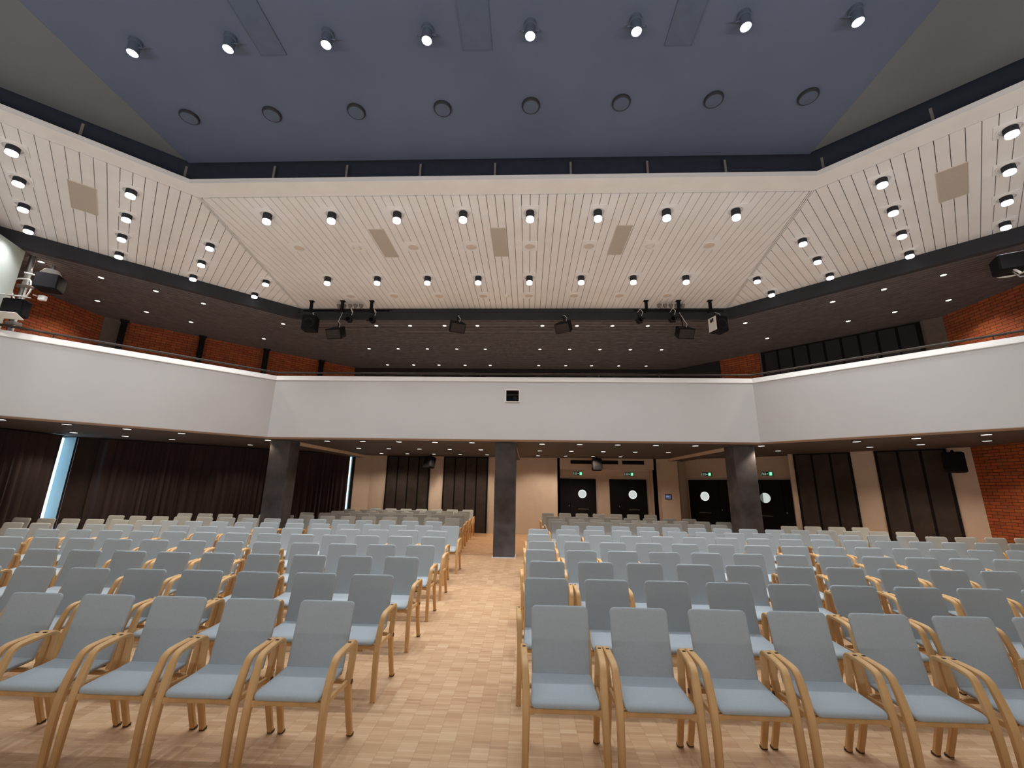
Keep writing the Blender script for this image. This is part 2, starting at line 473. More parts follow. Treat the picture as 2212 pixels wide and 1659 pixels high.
# ------------------------------------------------------------------ balcony slab, soffit, beams
BL, BR, BY = -6.56, 5.60, 10.36             # corners of the parapet
EXT = 6.5
bl2, br2 = (BL-EXT*R2, BY-EXT*R2), (BR+EXT*R2, BY-EXT*R2)
slab = [bl2, (BL, BY), (BR, BY), br2, (XR+0.3, br2[1]), (XR+0.3, 11.0), (5.3, 17.6), (-6.4, 17.6), (XL-0.4, 11.0), (XL-0.4, bl2[1])]
mb = MB()
def ngon_slab(mb, pts_c, z0, z1, mi):
    for q in pts_c: mb.prism(q, z0, z1, mi)
IN = 0.05; ki = IN*math.tan(math.pi/8)
sl, sr = (BL-ki, BY+IN), (BR+ki, BY+IN)
sl2, sr2 = (bl2[0]-IN*R2, bl2[1]+IN*R2), (br2[0]+IN*R2, br2[1]+IN*R2)
polys = [[sl, sr, (sr[0],18.2), (sl[0],18.2)],
         [sl2, sl, (sl[0],18.2), (XL-0.5,18.2), (XL-0.5,sl2[1])],
         [sr2, sr, (sr[0],18.2), (XR+1.6,18.2), (XR+1.6,sr2[1])]]
ngon_slab(mb, polys, ZS, ZS+0.20, 0)
struct(mb, 'ceiling_soffit', 'soffit_dark')
mb = MB(); ngon_slab(mb, polys, ZS+0.202, ZS+0.22, 0)
struct(mb, 'floor_upper_bounce', 'bounce_floor')  # unseen pale layer added to bounce light up onto the slats
# pale band along the front of the soffit
mb = MB(); w = 0.42; k = w*math.tan(math.pi/8)
mb.prism([(BL,BY),(BR,BY),(BR+k,BY+w),(BL-k,BY+w)], ZS-0.012, ZS-0.0005)
mb.prism([bl2,(BL,BY),(BL-k,BY+w),(bl2[0]-w*R2,bl2[1]+w*R2)], ZS-0.012, ZS-0.0005)
mb.prism([br2,(BR,BY),(BR+k,BY+w),(br2[0]+w*R2,br2[1]+w*R2)], ZS-0.012, ZS-0.0005)
struct(mb, 'trim_1', 'brown_side')
for i, (x0, x1, y0) in enumerate(((-6.97, -6.43, 11.70), (-0.86, -0.31, 11.80), (5.40, 5.94, 11.84))):
    mb = MB(); mb.prism([(x0,y0),(x1,y0),(x1,YB),(x0,YB)], ZS-0.10, ZS, 1, mi_side=0)
    struct(mb, 'trim_%d' % (i+2), ['beam_lit_beige', 'soffit_dark'])

# parapet
mb = MB(); t = 0.16; kk = t*math.tan(math.pi/8)
def band(mb, z0, z1, o0=0.0, t=0.16, mi=0):
    """band following the balcony front, o0 in front of it"""
    k0 = -o0*math.tan(math.pi/8); k1 = (t-o0)*math.tan(math.pi/8)
    f = lambda b, s, d: (b[0]+s*d*R2, b[1]+d*R2)
    mb.prism([(BL-k0,BY-o0),(BR+k0,BY-o0),(BR+k1,BY+t-o0),(BL-k1,BY+t-o0)], z0, z1, mi)
    mb.prism([f(bl2,-1,-o0),(BL-k0,BY-o0),(BL-k1,BY+t-o0),f(bl2,-1,t-o0)], z0, z1, mi)
    mb.prism([f(br2,1,-o0),(BR+k0,BY-o0),(BR+k1,BY+t-o0),f(br2,1,t-o0)], z0, z1, mi)
# main faces with an opening for the control-room window
ox0, ox1, oz0, oz1 = -0.55, -0.23, 3.83, 4.13
for x0, x1, z0, z1 in ((BL, ox0, ZS, 4.345), (ox1, BR, ZS, 4.345), (ox0, ox1, ZS, oz0), (ox0, ox1, oz1, 4.345)):
    a = kk if x0 == BL else 0; b_ = kk if x1 == BR else 0
    mb.prism([(x0,BY),(x1,BY),(x1+b_,BY+t),(x0-a,BY+t)], z0, z1)
f = lambda b, s, d: (b[0]+s*d*R2, b[1]+d*R2)
mb.prism([bl2,(BL,BY),(BL-kk,BY+t),f(bl2,-1,t)], ZS, 4.345)
mb.prism([br2,(BR,BY),(BR+kk,BY+t),f(br2,1,t)], ZS, 4.345)
struct(mb, 'wall_balcony_front', 'parapet')
# cap: a chamfered strip leaning back
mb = MB()
def cap(mb):
    T = math.tan(math.pi/8)
    prof = [(-0.014, 4.345), (-0.014, 4.358), (0.034, 4.475), (0.17, 4.475), (0.17, 4.345)]
    secs = []
    for kind in ('l2', 'l', 'r', 'r2'):
        ring = []
        for d, z in prof:
            if kind == 'l': ring.append((BL-d*T, BY+d, z))
            elif kind == 'r': ring.append((BR+d*T, BY+d, z))
            elif kind == 'l2': ring.append((bl2[0]-d*R2, bl2[1]+d*R2, z))
            else: ring.append((br2[0]+d*R2, br2[1]+d*R2, z))
        n = len(mb.v); mb.v += ring; secs.append(list(range(n, n+5)))
    for A, B in zip(secs, secs[1:]):
        for i in range(5):
            j = (i+1) % 5
            mb.face([A[i], B[i], B[j], A[j]])
cap(mb)
struct(mb, 'trim_5', 'cap_white')
# handrail with posts
rail = thing('handrail', 'dark brown handrail running along the top of the white balcony parapet', 'handrail', (-0.5, BY+0.15, 4.475))
mb = MB(); T = math.tan(math.pi/8); d = 0.15
pl = [(bl2[0]-d*R2, bl2[1]+d*R2), (BL-d*T, BY+d), (BR+d*T, BY+d), (br2[0]+d*R2, br2[1]+d*R2)]
rl = [(x+0.5, y-(BY+0.15), 0.115) for x, y in pl]
for a, b_ in zip(rl, rl[1:]): mb.tube([a, b_], 0.024, 8)
mb.build('rail', 'rail_brown', rail, True)
pb = []
for a, b_ in zip(rl, rl[1:]):
    L = math.dist(a, b_); n = max(2, round(L/1.6))
    for i in range(n):
        q = [a[c]+(b_[c]-a[c])*(i+.5)/n for c in range(3)]
        MB().cyl((q[0], q[1], 0.0), 0.011, 0.10, 8).build('post', 'rail_brown', rail, True)

# control-room window in the parapet
cw = thing('control_window', 'small square black control window with white frame set in balcony parapet', 'window', (-0.39, BY, 3.98))
mb = MB()
for c, d in (((0,-.004,.155),(.36,.03,.02)), ((0,-.004,-.155),(.36,.03,.02)), ((-.17,-.004,0),(.02,.03,.29)), ((.17,-.004,0),(.02,.03,.29))): mb.box(c, d)
mb.build('frame', 'cap_white', cw)
mb = MB(); mb.box((0,.12,0),(.32,.01,.30)); mb.build('back_panel', 'black', cw)
mb = MB(); mb.cyl((.06,.02,-.06), .055, .09, 20, 'Y'); mb.box((.06,.10,-.06),(.12,.03,.14)); mb.build('projector_lens', 'black', cw, True)
mb = MB(); mb.box((0,.08,.04),(.30,.05,.03)); mb.build('shelf', 'panel_brown', cw)

# pillars
for i, (x0, x1, y0, y1, nm) in enumerate(((-6.97,-6.43,11.20,11.70,'left'), (-0.86,-0.31,11.25,11.80,'centre'), (5.40,5.94,11.30,11.84,'right'))):
    c = ((x0+x1)/2, (y0+y1)/2, 0)
    lab = {'left': 'dark grey rectangular pillar at the left corner of the balcony', 'centre': 'dark grey rectangular pillar standing alone in the centre aisle',
           'right': 'dark grey rectangular pillar in front of the right-hand pair of doors'}[nm]
    pt = thing('pillar', lab, 'pillar', c, 0, 'pillars under the balcony front')
    MB().rbox((0,0,ZS/2),(x1-x0, y1-y0, ZS),0.008).build('shaft', 'column_dark', pt)
    MB().box((0,0,0.012),(x1-x0+0.05, y1-y0+0.05, 0.024)).build('base_plate', 'frame_white', pt)

# ------------------------------------------------------------------ doors
def door(n, origin, rz, w, seam, hole, side_right, dim=False):
    """origin = left end of the opening on the recess wall; local x along the wall, -y towards the hall"""
    fr = MB()
    fr.box((w/2, -0.03, 2.085), (w, 0.08, 0.03)); fr.box((0.012, -0.03, 1.05), (0.024, 0.08, 2.1)); fr.box((w-0.012, -0.03, 1.05), (0.024, 0.08, 2.1))
    o = fr.build('door_%d' % n, 'black', None, loc=(origin[0], origin[1], 0), rz=rz)
    o['kind'] = 'structure'
    for a, b_ in ((0.026, seam-0.004), (seam+0.004, w-0.026)):
        l = MB(); l.rbox(((a+b_)/2, -0.035, 1.045), (b_-a, 0.045, 2.05), 0.004)
        l.box(((a+b_)/2, -0.060, 0.18), (b_-a-0.02, 0.006, 0.26))
        l.build('leaf', 'door_black', o)
    main = (seam, w) if not side_right else (0, seam)
    hx = seam + (0.06 if not side_right else -0.06)
    h = MB(); h.cyl((hx,-0.06,1.02),0.012,-0.05,10,'Y'); h.rbox((hx+(0.05 if not side_right else -0.05),-0.11,1.02),(0.13,0.018,0.02),0.004)
    h.box((hx,-0.06,1.0),(0.035,0.008,0.2)); h.build('handle', 'black_soft', o)
    hs = MB(); hs.box((seam+(-0.05 if not side_right else 0.05), -0.062, 1.05), (0.02, 0.01, 0.05)); hs.build('lock', 'metal', o)
    k = MB(); mid = (main[0]+main[1])/2; k.rbox((mid,-0.068,0.93),(0.42,0.02,0.02),0.004); k.build('push_bar', 'grey_trim', o)
    g = MB(); g.lathe([(0.163,-0.062),(0.205,-0.062),(0.205,-0.07),(0.163,-0.07)],32,0,(hole,0,1.51),'Y',closed=True)
    g.v = [(x, (-abs(y)), z) for x, y, z in g.v]
    g.build('porthole_frame', 'black', o)
    r = MB(); r.lathe([(0.140,0.064),(0.163,0.064)],32,0,(hole,0,1.51),(0,-1,0)); r.build('porthole_ring', 'porthole_ring', o)
    pn = MB(); n_ = len(pn.v)
    if not dim:
        pn.cyl((hole,-0.0635,1.51),0.141,-0.0005,32,'Y'); pn.build('porthole_pane', 'porthole_lit', o)
    else:
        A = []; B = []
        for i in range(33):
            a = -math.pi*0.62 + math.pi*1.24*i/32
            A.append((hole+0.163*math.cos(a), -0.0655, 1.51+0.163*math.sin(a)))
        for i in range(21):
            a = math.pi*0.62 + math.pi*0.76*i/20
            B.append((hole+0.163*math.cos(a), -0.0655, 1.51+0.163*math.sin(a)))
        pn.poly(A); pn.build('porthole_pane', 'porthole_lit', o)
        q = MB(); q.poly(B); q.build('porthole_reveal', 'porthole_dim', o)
    return o
door(1, (1.32, 17.5), 0, 1.43, 0.40, 0.88, False)
door(2, (3.30, 17.5), 0, 1.46, 0.41, 0.90, False)
q = WR(0.80, 0.7); door(3, q, -math.pi/4, 1.40, 1.10, 0.58, True)
q = WR(2.78, 0.7); door(4, q, -math.pi/4, 1.39, 1.15, 0.61, True, dim=True)

# exit signs over the doors
def exit_sign(loc, rz, label):
    s = thing('exit_sign', label, 'exit sign', loc, rz, 'exit signs over the doors')
    MB().rbox((0,-0.02,0),(0.36,0.04,0.125),0.006).build('case', 'black_soft', s)
    f = MB()
    for x, w_ in ((-.165,.012), (-.118,.010), (-.028,.012)): f.box((x,-.042,0),(w_,.004,.10))
    f.box((-.075,-.042,.03),(.04,.004,.012)); f.box((-.075,-.042,-.03),(.04,.004,.012)); f.box((-.093,-.042,0),(.008,.004,.06)); f.box((-.058,-.042,0),(.008,.004,.06))
    f.build('lettering', 'sign_white', s)
    a = MB(); a.box((.022,-.042,0),(.05,.004,.016)); a.box((.022,-.042,0),(.016,.004,.05)); a.build('arrow', 'sign_white', s)
    g = MB(); g.box((.12,-.0425,0),(.10,.004,.112)); g.build('pictogram', 'sign_green', s)
    r = MB()   # running figure
    r.cyl((.135,-.045,.038),.012,-.003,12,'Y'); r.box((.125,-.046,.008),(.018,.003,.046),0); r.box((.108,-.046,-.028),(.012,.003,.05)); r.box((.142,-.046,-.024),(.03,.003,.012)); r.box((.142,-.046,.012),(.03,.003,.010))
    r.build('running_figure', 'sign_spot', s)
exit_sign((2.035, 17.49, 2.305), 0, 'green exit sign over the door nearest the centre pillar')
exit_sign((4.09, 17.49, 2.305), 0, 'green exit sign over the second door from the centre pillar')
q = WR(1.50, 0.69); exit_sign((q[0], q[1], 2.305), -math.pi/4, 'green exit sign over the door just left of the right pillar')
q = WR(3.52, 0.69); exit_sign((q[0], q[1], 2.30), -math.pi/4, 'green exit sign over the rightmost door beside the dark wall panels')

# ventilation slots over the doors
for x0, x1, lab in ((1.69, 3.55, 'long black ventilation slot above the two doors in the rear wall'), (3.71, 4.56, 'short black ventilation slot right of the long one above the rear doors')):
    v = thing('ventilation_slot', lab, 'vent', ((x0+x1)/2, YB, 2.73), 0, 'ventilation slots above rear doors')
    mb = MB(); mb.box((0,-.004,0),(x1-x0,.012,.145)); mb.build('slot', 'black', v)
    mb = MB()
    for i in range(3): mb.box((0,-.014,-.045+.045*i),(x1-x0-.03,.008,.010),0,0,0.5)
    mb.build('louvre', 'black_soft', v)
# touch panel on the pier
q = WR(0.28); tp = thing('touch_panel', 'small black touch panel on the beige pier between the two door pairs', 'control panel', (q[0], q[1], 1.46), -math.pi/4)
MB().rbox((0,-.012,0),(.26,.024,.18),.005).build('case', 'black', tp)
MB().box((0,-.025,0),(.21,.003,.13)).build('screen', 'screen_blue', tp)
MB().box((-.02,-.027,.015),(.10,.002,.022)).build('screen_text', 'screen_text', tp)

# dark wall panels
def wall_panel(o, rz, w, h, nb, label, z0=0.02, mats=('black','panel_brown'), group='dark panelled wall openings', edge=0.06, gap=0.055):
    s = thing('wall_panel', label, 'wall panel', (o[0], o[1], z0), rz, group)
    mb = MB()
    mb.box((w/2,-.012,h/2),(w,.024,h)); mb.box((edge/2,-.03,h/2),(edge,.05,h)); mb.box((w-edge/2,-.03,h/2),(edge,.05,h)); mb.box((w/2,-.03,h-.015),(w,.05,.03))
    mb.build('frame', mats[0], s)
    bw = (w-2*edge-gap*(nb-1))/nb
    for i in range(nb):
        MB().rbox((edge+bw/2+i*(bw+gap),-.035,h/2-.01),(bw,.03,h-.05),.004).build('board', mats[1], s)
    return s
wall_panel((-5.60, YB), 0, 1.74, 2.85, 4, 'dark four-board wall panel left of the other on the rear wall')
wall_panel((-3.32, YB), 0, 1.77, 2.85, 4, 'dark four-board wall panel nearest the centre pillar on the rear wall')
q = WR(4.52); wall_panel(q, -math.pi/4, 1.43, 2.85, 3, 'dark three-board wall panel beside the rightmost door')
q = WR(6.48); wall_panel(q, -math.pi/4, 1.43, 2.85, 3, 'dark three-board wall panel beside the brick wall on the right')
# baseboard
mb = MB()
wallquad(mb, (-6.2, YB-0.012), (1.27, YB-0.012), 0, 0.06, t=0.012)
wallquad(mb, WR(6.0, -0.012), WR(6.45, -0.012), 0, 0.06, t=0.012)
struct(mb, 'baseboard_rear', 'beige')

# curtains
def curtain(p0, p1, label, seed, z1=2.84):
    L = math.hypot(p1[0]-p0[0], p1[1]-p0[1]); rz = math.atan2(p1[1]-p0[1], p1[0]-p0[0])
    o_ = thing('curtain', label, 'curtain', (p0[0], p0[1], 0), rz, 'dark curtains on the left wall')
    rnd = random.Random(seed); mb = MB(); n = int(L/0.02); ph = 0; xs = []
    for i in range(n+1):
        ph += 0.02*2*math.pi/(0.20+0.07*math.sin(i*0.05+seed))
        xs.append((L*i/n, 0.045*math.sin(ph)+0.012*math.sin(ph*2.3+1)))
    rows = []
    for z, a in ((0.02, 1.0), (0.9, 1.0), (1.9, 0.85), (z1-0.1, 0.5), (z1, 0.4)):
        k = len(mb.v); mb.v += [(x, y*a, z) for x, y in xs]; rows.append(k)
    for A, B in zip(rows, rows[1:]):
        for i in range(n): mb.face([A+i, A+i+1, B+i+1, B+i])
    mb.build('drape', 'curtain', o_, True)
    r = MB(); r.box((L/2, 0.0, z1+0.012), (L, 0.05, 0.024)); r.build('curtain_track', 'black_soft', o_)
curtain((XL+0.16, 3.4), (XL+0.16, 10.42), 'dark brown pleated curtain left of the bright daylight gap', 3)
curtain(WL(7.9, -0.14), WL(0.93, -0.14), 'dark brown curtain across the slanted wall behind the left pillar', 8)

# ------------------------------------------------------------------ upper level
UL = lambda x: x+22.6
mb = MB(); wallquad(mb, (-7.4, 15.75), (6.2, 15.75), 3.0, ZD+0.1, t=0.2)
p0, p1 = (5.40, 15.95), (6.81, 14.54); wallquad(mb, p0, p1, 3.0, ZD+0.1, t=0.2)
struct(mb, 'wall_upper_rear', 'wall_night')
mb = MB()
wallquad(mb, (6.81, 14.54), (7.73, 13.62), 3.0, ZD+0.1, t=0.2)
wallquad(mb, (10.77, 10.58), (10.77, 3.0), 3.0, ZD+0.1, t=0.2)
struct(mb, 'wall_upper_right', 'brick')
mb = MB()
wallquad(mb, (-11.66, 10.94), (-6.85, 15.75), 3.0, ZD+0.1, t=0.2)
wallquad(mb, (-11.96, 3.0), (-11.96, 10.64), 3.0, ZD+0.1, t=0.2)
struct(mb, 'wall_upper_left', 'brick')
mb = MB()
wallquad(mb, (-11.97, 10.62), (-11.64, 10.95), 3.0, ZD+0.1, t=0.2)
wallquad(mb, (10.49, 10.86), (10.79, 10.56), 3.0, ZD+0.1, t=0.2)
wallquad(mb, (7.70, 13.65), (10.50, 10.85), 3.0, ZD+0.1, t=0.1)
struct(mb, 'trim_6', 'pilaster_grey')
wall_panel((7.75, 13.60), -math.pi/4, 3.84, ZD-3.15, 9, 'long black panel of nine boards on the upper right balcony wall', 3.12, ('black','panel_night'), 'upper wall panel', 0.10, 0.06)
for i, (x, y) in enumerate(((-11.58, 10.86), (-10.28, 12.16), (-9.00, 13.44), (-7.70, 14.74))):
    s = thing('steel_post', 'black steel post against upper left brick wall, %s counted from the left' % ORD[i+1], 'post', (x, y, 3.10), math.pi/4, 'black posts along upper left brick wall')
    MB().rbox((0,0,(ZD-3.1)/2),(0.14,0.16,ZD-3.1),0.01).build('shaft', 'black', s)
    MB().box((0,0,ZD-3.1-0.02),(0.2,0.2,0.03)).build('head_plate', 'black_soft', s)

# dark bulkhead under the white ceiling's outer edge
OL, OR_, OY = -6.36, 5.34, 10.68
ol2, or2 = (OL-EXT*R2, OY-EXT*R2), (OR_+EXT*R2, OY-EXT*R2)
mb = MB()
for (a, b_) in ((ol2, (OL,OY)), ((OL,OY), (OR_,OY)), ((OR_,OY), or2)):
    wallquad(mb, a, b_, ZD-0.02, ZC+0.05, t=0.12)
struct(mb, 'trim_7', 'bulkhead')

# slatted balcony ceiling
UBL, UBR = (-6.85, 15.75), (5.60, 15.75)
mb = MB()
cpoly = [(OL,OY+0.12),(OR_,OY+0.12),UBR,UBL]
strips(mb, cpoly, (0,1), 0.12, 0.034, ZD, ZD+0.03)
lpoly = [(OL,OY+0.12), UBL, (-12.2,10.4), (-12.2,3.2), (ol2[0]-0.09,ol2[1]+0.09)]
strips(mb, lpoly, (-R2,R2), 0.12, 0.034, ZD, ZD+0.03)
rpoly = [(OR_,OY+0.12), UBR, (10.95,10.4), (10.95,3.2), (or2[0]+0.09,or2[1]+0.09)]
strips(mb, rpoly, (R2,R2), 0.12, 0.034, ZD, ZD+0.03)
for q in (cpoly, lpoly, rpoly): mb.prism(q, ZD+0.031, ZD+0.06, 1)
struct(mb, 'ceiling_balcony', ['slat_dark', 'void'])

# ------------------------------------------------------------------ white plank ceiling
IL, IR, IY = -5.68, 4.60, 6.05              # inside edge of the planks
PL_, PR_, PY = -5.58, 4.46, 5.70            # lip of the opening
il2, ir2 = (IL-EXT*R2, IY-EXT*R2), (IR+EXT*R2, IY-EXT*R2)
pl2, pr2 = (PL_-EXT*R2, PY-EXT*R2), (PR_+EXT*R2, PY-EXT*R2)
mb = MB()
g = 0.034
strips(mb, [(IL+g,IY+.022),(IR-g,IY+.022),(OR_-g,OY),(OL+g,OY)], (1,0), 0.149, 0.010, ZC, ZC+0.02, off=-4.75)
e = (-R2,-R2)
strips(mb, [(IL-g,IY-.0),(OL-g,OY),ol2,il2], e, 0.152, 0.009, ZC, ZC+0.02, off=0.594)
e = (R2,-R2)
strips(mb, [(IR+g,IY),(OR_+g,OY),or2,ir2], e, 0.152, 0.009, ZC, ZC+0.02, off=-0.22)
for a, b_ in (((IL,IY),(OL,OY)), ((IR,IY),(OR_,OY))):       # mitre strips
    s = -1 if a[0] < 0 else 1
    for o0, o1 in ((-0.024, -0.008), (0.008, 0.024)):
        mb.prism([(a[0]+o0,a[1]),(a[0]+o1,a[1]),(b_[0]+o1,b_[1]),(b_[0]+o0,b_[1])], ZC, ZC+0.02)
bkg = [[(IL,IY),(IR,IY),(OR_,OY),(OL,OY)], [(IL,IY),(OL,OY),ol2,il2], [(IR,IY),(OR_,OY),or2,ir2]]
for q in bkg: mb.prism(q, ZC+0.021, ZC+0.05, 1)
struct(mb, 'ceiling_white', ['ceiling_white', 'groove'])
# flat border and lip around the opening
mb = MB()
mb.prism([(PL_,PY),(PR_,PY),(IR,IY),(IL,IY)], ZC, ZC+0.08)
mb.prism([(PL_,PY),(IL,IY),il2,pl2], ZC, ZC+0.08)
mb.prism([(PR_,PY),(IR,IY),ir2,pr2], ZC, ZC+0.08)
struct(mb, 'trim_8', 'frame_white')
# dark void wall behind the lip
mb = MB(); d = 0.14; k = d*math.tan(math.pi/8)
vl, vr = (PL_-k, PY+d), (PR_+k, PY+d); vl2, vr2 = (pl2[0]-d*R2, pl2[1]+d*R2), (pr2[0]+d*R2, pr2[1]+d*R2)
for a, b_ in ((vl2, vl), (vl, vr), (vr, vr2)): wallquad(mb, a, b_, ZC+0.08, 7.4, t=0.05)
struct(mb, 'wall_void', 'void_gap_flare')
mb = MB(); mb.box((-0.6, 6.5, 7.6), (30, 26, 0.2)); struct(mb, 'ceiling_roof', 'void')

# floating blue-grey ceiling: flat centre, side leaves folded slightly down
mb = MB()
XA, XB = -5.72, 4.45
cy0 = PY+0.06
mb.prism([(XA,-4.8),(XB,-4.8),(XB,cy0),(XA,cy0)], ZB, ZB+0.05)
for s, x0 in ((-1, XA), (1, XB)):
    a = [(x0,-4.8,ZB-0.002),(x0,cy0-0.05,ZB-0.002),(x0+s*5.0,cy0-5.05,ZB-0.24),(x0+s*5.0,-4.8,ZB-0.24)]
    top = [(x,y,z+0.05) for x,y,z in a]
    n = len(mb.v); mb.v += a+top
    mb.face([n,n+1,n+2,n+3],1); mb.face([n+7,n+6,n+5,n+4],1)
    for i in range(4):
        jx = (i+1)%4; mb.face([n+i,n+jx,n+4+jx,n+4+i],1)
struct(mb, 'ceiling_cloud', ['cloud_flare_blue', 'cloud_side'])
for i, (x0, x1) in enumerate(((-3.36,-3.04), (-0.82,-0.47), (1.62,1.94))):
    h = thing('ceiling_hatch', ['dark blue hatch in the blue ceiling, left of the other two', 'dark blue hatch in the middle of the blue ceiling', 'dark blue hatch in the blue ceiling, right of the other two'][i], 'hatch', ((x0+x1)/2, 2.9, ZB), 0, 'hatches in the blue ceiling')
    MB().box((0,0,-.006),(x1-x0,2.2,.012)).build('panel', 'hatch_blue', h)
    mb = MB()
    for xx in (-(x1-x0)/2, (x1-x0)/2): mb.box((xx,0,-.008),(.012,2.2,.016))
    mb.box((0,1.1,-.008),(x1-x0,.012,.016)); mb.build('frame', 'hatch_blue', h)

# hangers between lip and cloud
proto = None
pts = [(-4.23+1.224*i, PY+0.07, 0) for i in range(7)] + [(PL_-0.05-0.87*i-0.1, PY+0.05-0.87*i+0.0, math.pi/4) for i in range(3)] + [(PR_+0.05+0.87*i+0.1, PY+0.05-0.87*i, -math.pi/4) for i in range(5)]
for i, (x, y, rz) in enumerate(pts):
    side = 'rear' if i < 7 else ('left' if i < 10 else 'right')
    k = i+1 if i < 7 else (i-6 if i < 10 else i-9)
    frm = 'from the left' if side == 'rear' else 'from the rear corner'
    lab = 'grey hanger in the dark gap on the %s ceiling edge, %s %s' % (side, ORD[k], frm)
    if proto is None:
        proto = thing('ceiling_hanger', lab, 'hanger', (x, y, ZC+0.08), rz, 'hangers around the ceiling opening')
        MB().rbox((0,0,.145),(.035,.02,.29),.004).build('strap', 'grey_trim', proto)
        MB().box((0,0,.006),(.07,.05,.012)).build('foot', 'grey_trim', proto)
    else: dup(proto, (x, y, ZC+0.08), rz, lab)

# ------------------------------------------------------------------ ceiling fittings
def cyl_lamp(name, label, loc, rz, r, h, mat_l, spot, group, plate=None, cat='ceiling spotlight'):
    o = thing(name, label, cat, loc, rz, group)
    if plate:
        p_ = MB(); p_.box((0,0,-.006),(plate[0],plate[1],.012)); p_.build('mounting_plate', 'ceiling_white', o)
        MB().lathe([(r*1.45,-.012),(r*1.75,-.012),(r*1.75,-.024),(r*1.6,-.03),(r*1.45,-.024)],28,0,closed=True).build('trim_ring', 'frame_white', o, True)
    g = h*.70
    MB().lathe([(r,0),(r,-g),(r*.92,-g),(r*.3,-g*.98)],28).build('housing', 'bulkhead', o, True)
    MB().lathe([(r*.90,-g+.004),(r*.90,-h*.96),(r*.84,-h),(.001,-h)],28).build('lens', mat_l, o, True)
    add_spot(spot, o, -h-.02)
    return o
LX = [-4.75+1.192*i for i in range(8)]
base = None
for row, (yy, nm) in enumerate(((6.51, 'near'), (8.88, 'far'))):
    for i, x in enumerate(LX):
        lab = 'black cylinder spotlight in the %s row of the white centre ceiling, %s from left' % (nm, ORD[i+1])
        if base is None: base = cyl_lamp('ceiling_spotlight', lab, (x, yy, ZC), 0, .075, .19, 'lamp_cool', 'white_spot', 'spotlights in the white centre ceiling', (.30,.34))
        else: dup(base, (x, yy, ZC), 0, lab)
def side_lamp_rows(fn, n, cols, side):
    base = None
    for ci, pts in enumerate(cols):
        for k, (x, y) in enumerate(pts):
            lab = 'short black spotlight, %s slanted ceiling, %s file from rear, %s from the opening' % (side, ORD[ci+1], ORD[k+1])
            if base is None: base = cyl_lamp('ceiling_spotlight', lab, (x, y, ZC), math.pi/4, .075, .135, 'lamp_cool', 'side_spot', 'spotlights in the %s slanted ceiling' % side, (.30,.30))
            else: dup(base, (x, y, ZC), math.pi/4, lab)
side_lamp_rows(None, 0, [[(-6.34,9.03),(-7.05,9.70)], [(-6.54,7.46),(-7.23,8.12),(-7.93,8.76)], [(-6.69,5.85),(-7.38,6.49),(-8.08,7.12),(-8.77,7.76)], [(-7.59,4.90),(-8.28,5.54),(-8.98,6.18),(-9.67,6.83)]], 'left')
side_lamp_rows(None, 0, [[(5.23,8.96),(5.94,9.66)], [(5.30,7.43),(6.02,8.11),(6.74,8.79)], [(5.49,5.80),(6.23,6.50),(6.96,7.20),(7.70,7.90)], [(6.40,4.85),(7.12,5.55),(7.83,6.25),(8.54,6.94)]], 'right')

# speaker grilles, detectors and vents in the white ceiling
def disc(name, label, loc, r, group, mats=('frame_white','grille'), sq=False, cat='ceiling speaker'):
    o = thing(name, label, cat, loc, 0, group)
    MB().box((0,0,-.005),(.30,.34,.010)).build('mounting_plate', 'ceiling_white', o)
    MB().lathe([(r*.86,-.010),(r,-.010),(r*1.02,-.018),(r*.88,-.024)],28,0,closed=True).build('rim', mats[0], o, True)
    if sq: MB().rbox((0,0,-.024),(r*1.3,r*1.3,.028),.008).build('cover', 'cap_white', o)
    else: MB().lathe([(.001,-.020),(r*.7,-.019),(r*.88,-.014)],28).build('cover', mats[1], o, True)
    return o
b1 = b2 = None
for i, x in enumerate(LX):
    if i in (1, 6):
        lab = 'small square lit-looking cover in the middle row of the white ceiling, %s' % ('left one' if i == 1 else 'right one')
        if b2 is None: b2 = disc('ceiling_detector', lab, (x+.02, 7.60, ZC), .10, 'square ceiling covers', sq=True, cat='detector')
        else: dup(b2, (x+.02, 7.60, ZC), 0, lab)
    else:
        lab = 'round speaker grille in the middle row of the white ceiling, file %s from left' % ORD[i+1]
        if b1 is None: b1 = disc('ceiling_speaker', lab, (x, 7.60, ZC), .115, 'round speaker grilles in the white ceiling')
        else: dup(b1, (x, 7.60, ZC), 0, lab)
for i, x in enumerate([-4.61,-3.47,-2.30,-1.16,0.01,1.15,2.30,3.49]):
    dup(b1, (x, 9.86, ZC), 0, 'round speaker grille in the rear row of the white ceiling, file %s from left' % ORD[i+1])
o = thing('smoke_detector', 'small round white smoke detector in rear row of white centre ceiling', 'detector', (-.57, 9.88, ZC))
MB().lathe([(.075,0),(.075,-.015),(.06,-.035),(.03,-.045),(.001,-.046)],24).build('housing', 'cap_white', o, True)
MB().lathe([(.085,0),(.085,-.008),(.07,-.008)],24).build('base', 'frame_white', o, True)
def vent(label, c, rz, w, l):
    o = thing('ceiling_vent', label, 'vent', (c[0], c[1], ZC), rz, 'grey vents in the white ceiling')
    MB().box((0,0,-.004),(w,l,.010)).build('panel', 'vent_grey', o)
    f = MB()
    for s_ in (-1,1): f.box((s_*w/2,0,-.006),(.008,l,.014)); f.box((0,s_*l/2,-.006),(w,.008,.014))
    f.build('frame', 'grille', o)
vent('grey rectangular vent in the white centre ceiling, left of three', (-2.93,7.49), 0, .29, 1.0)
vent('grey rectangular vent in the white centre ceiling, middle of three', (-.59,7.48), 0, .29, 1.0)
vent('grey rectangular vent in the white centre ceiling, right of three', (1.78,7.43), 0, .29, 1.0)
vent('grey vent in the left slanted white ceiling', (-7.73,6.03), math.pi/4, .34, .98)
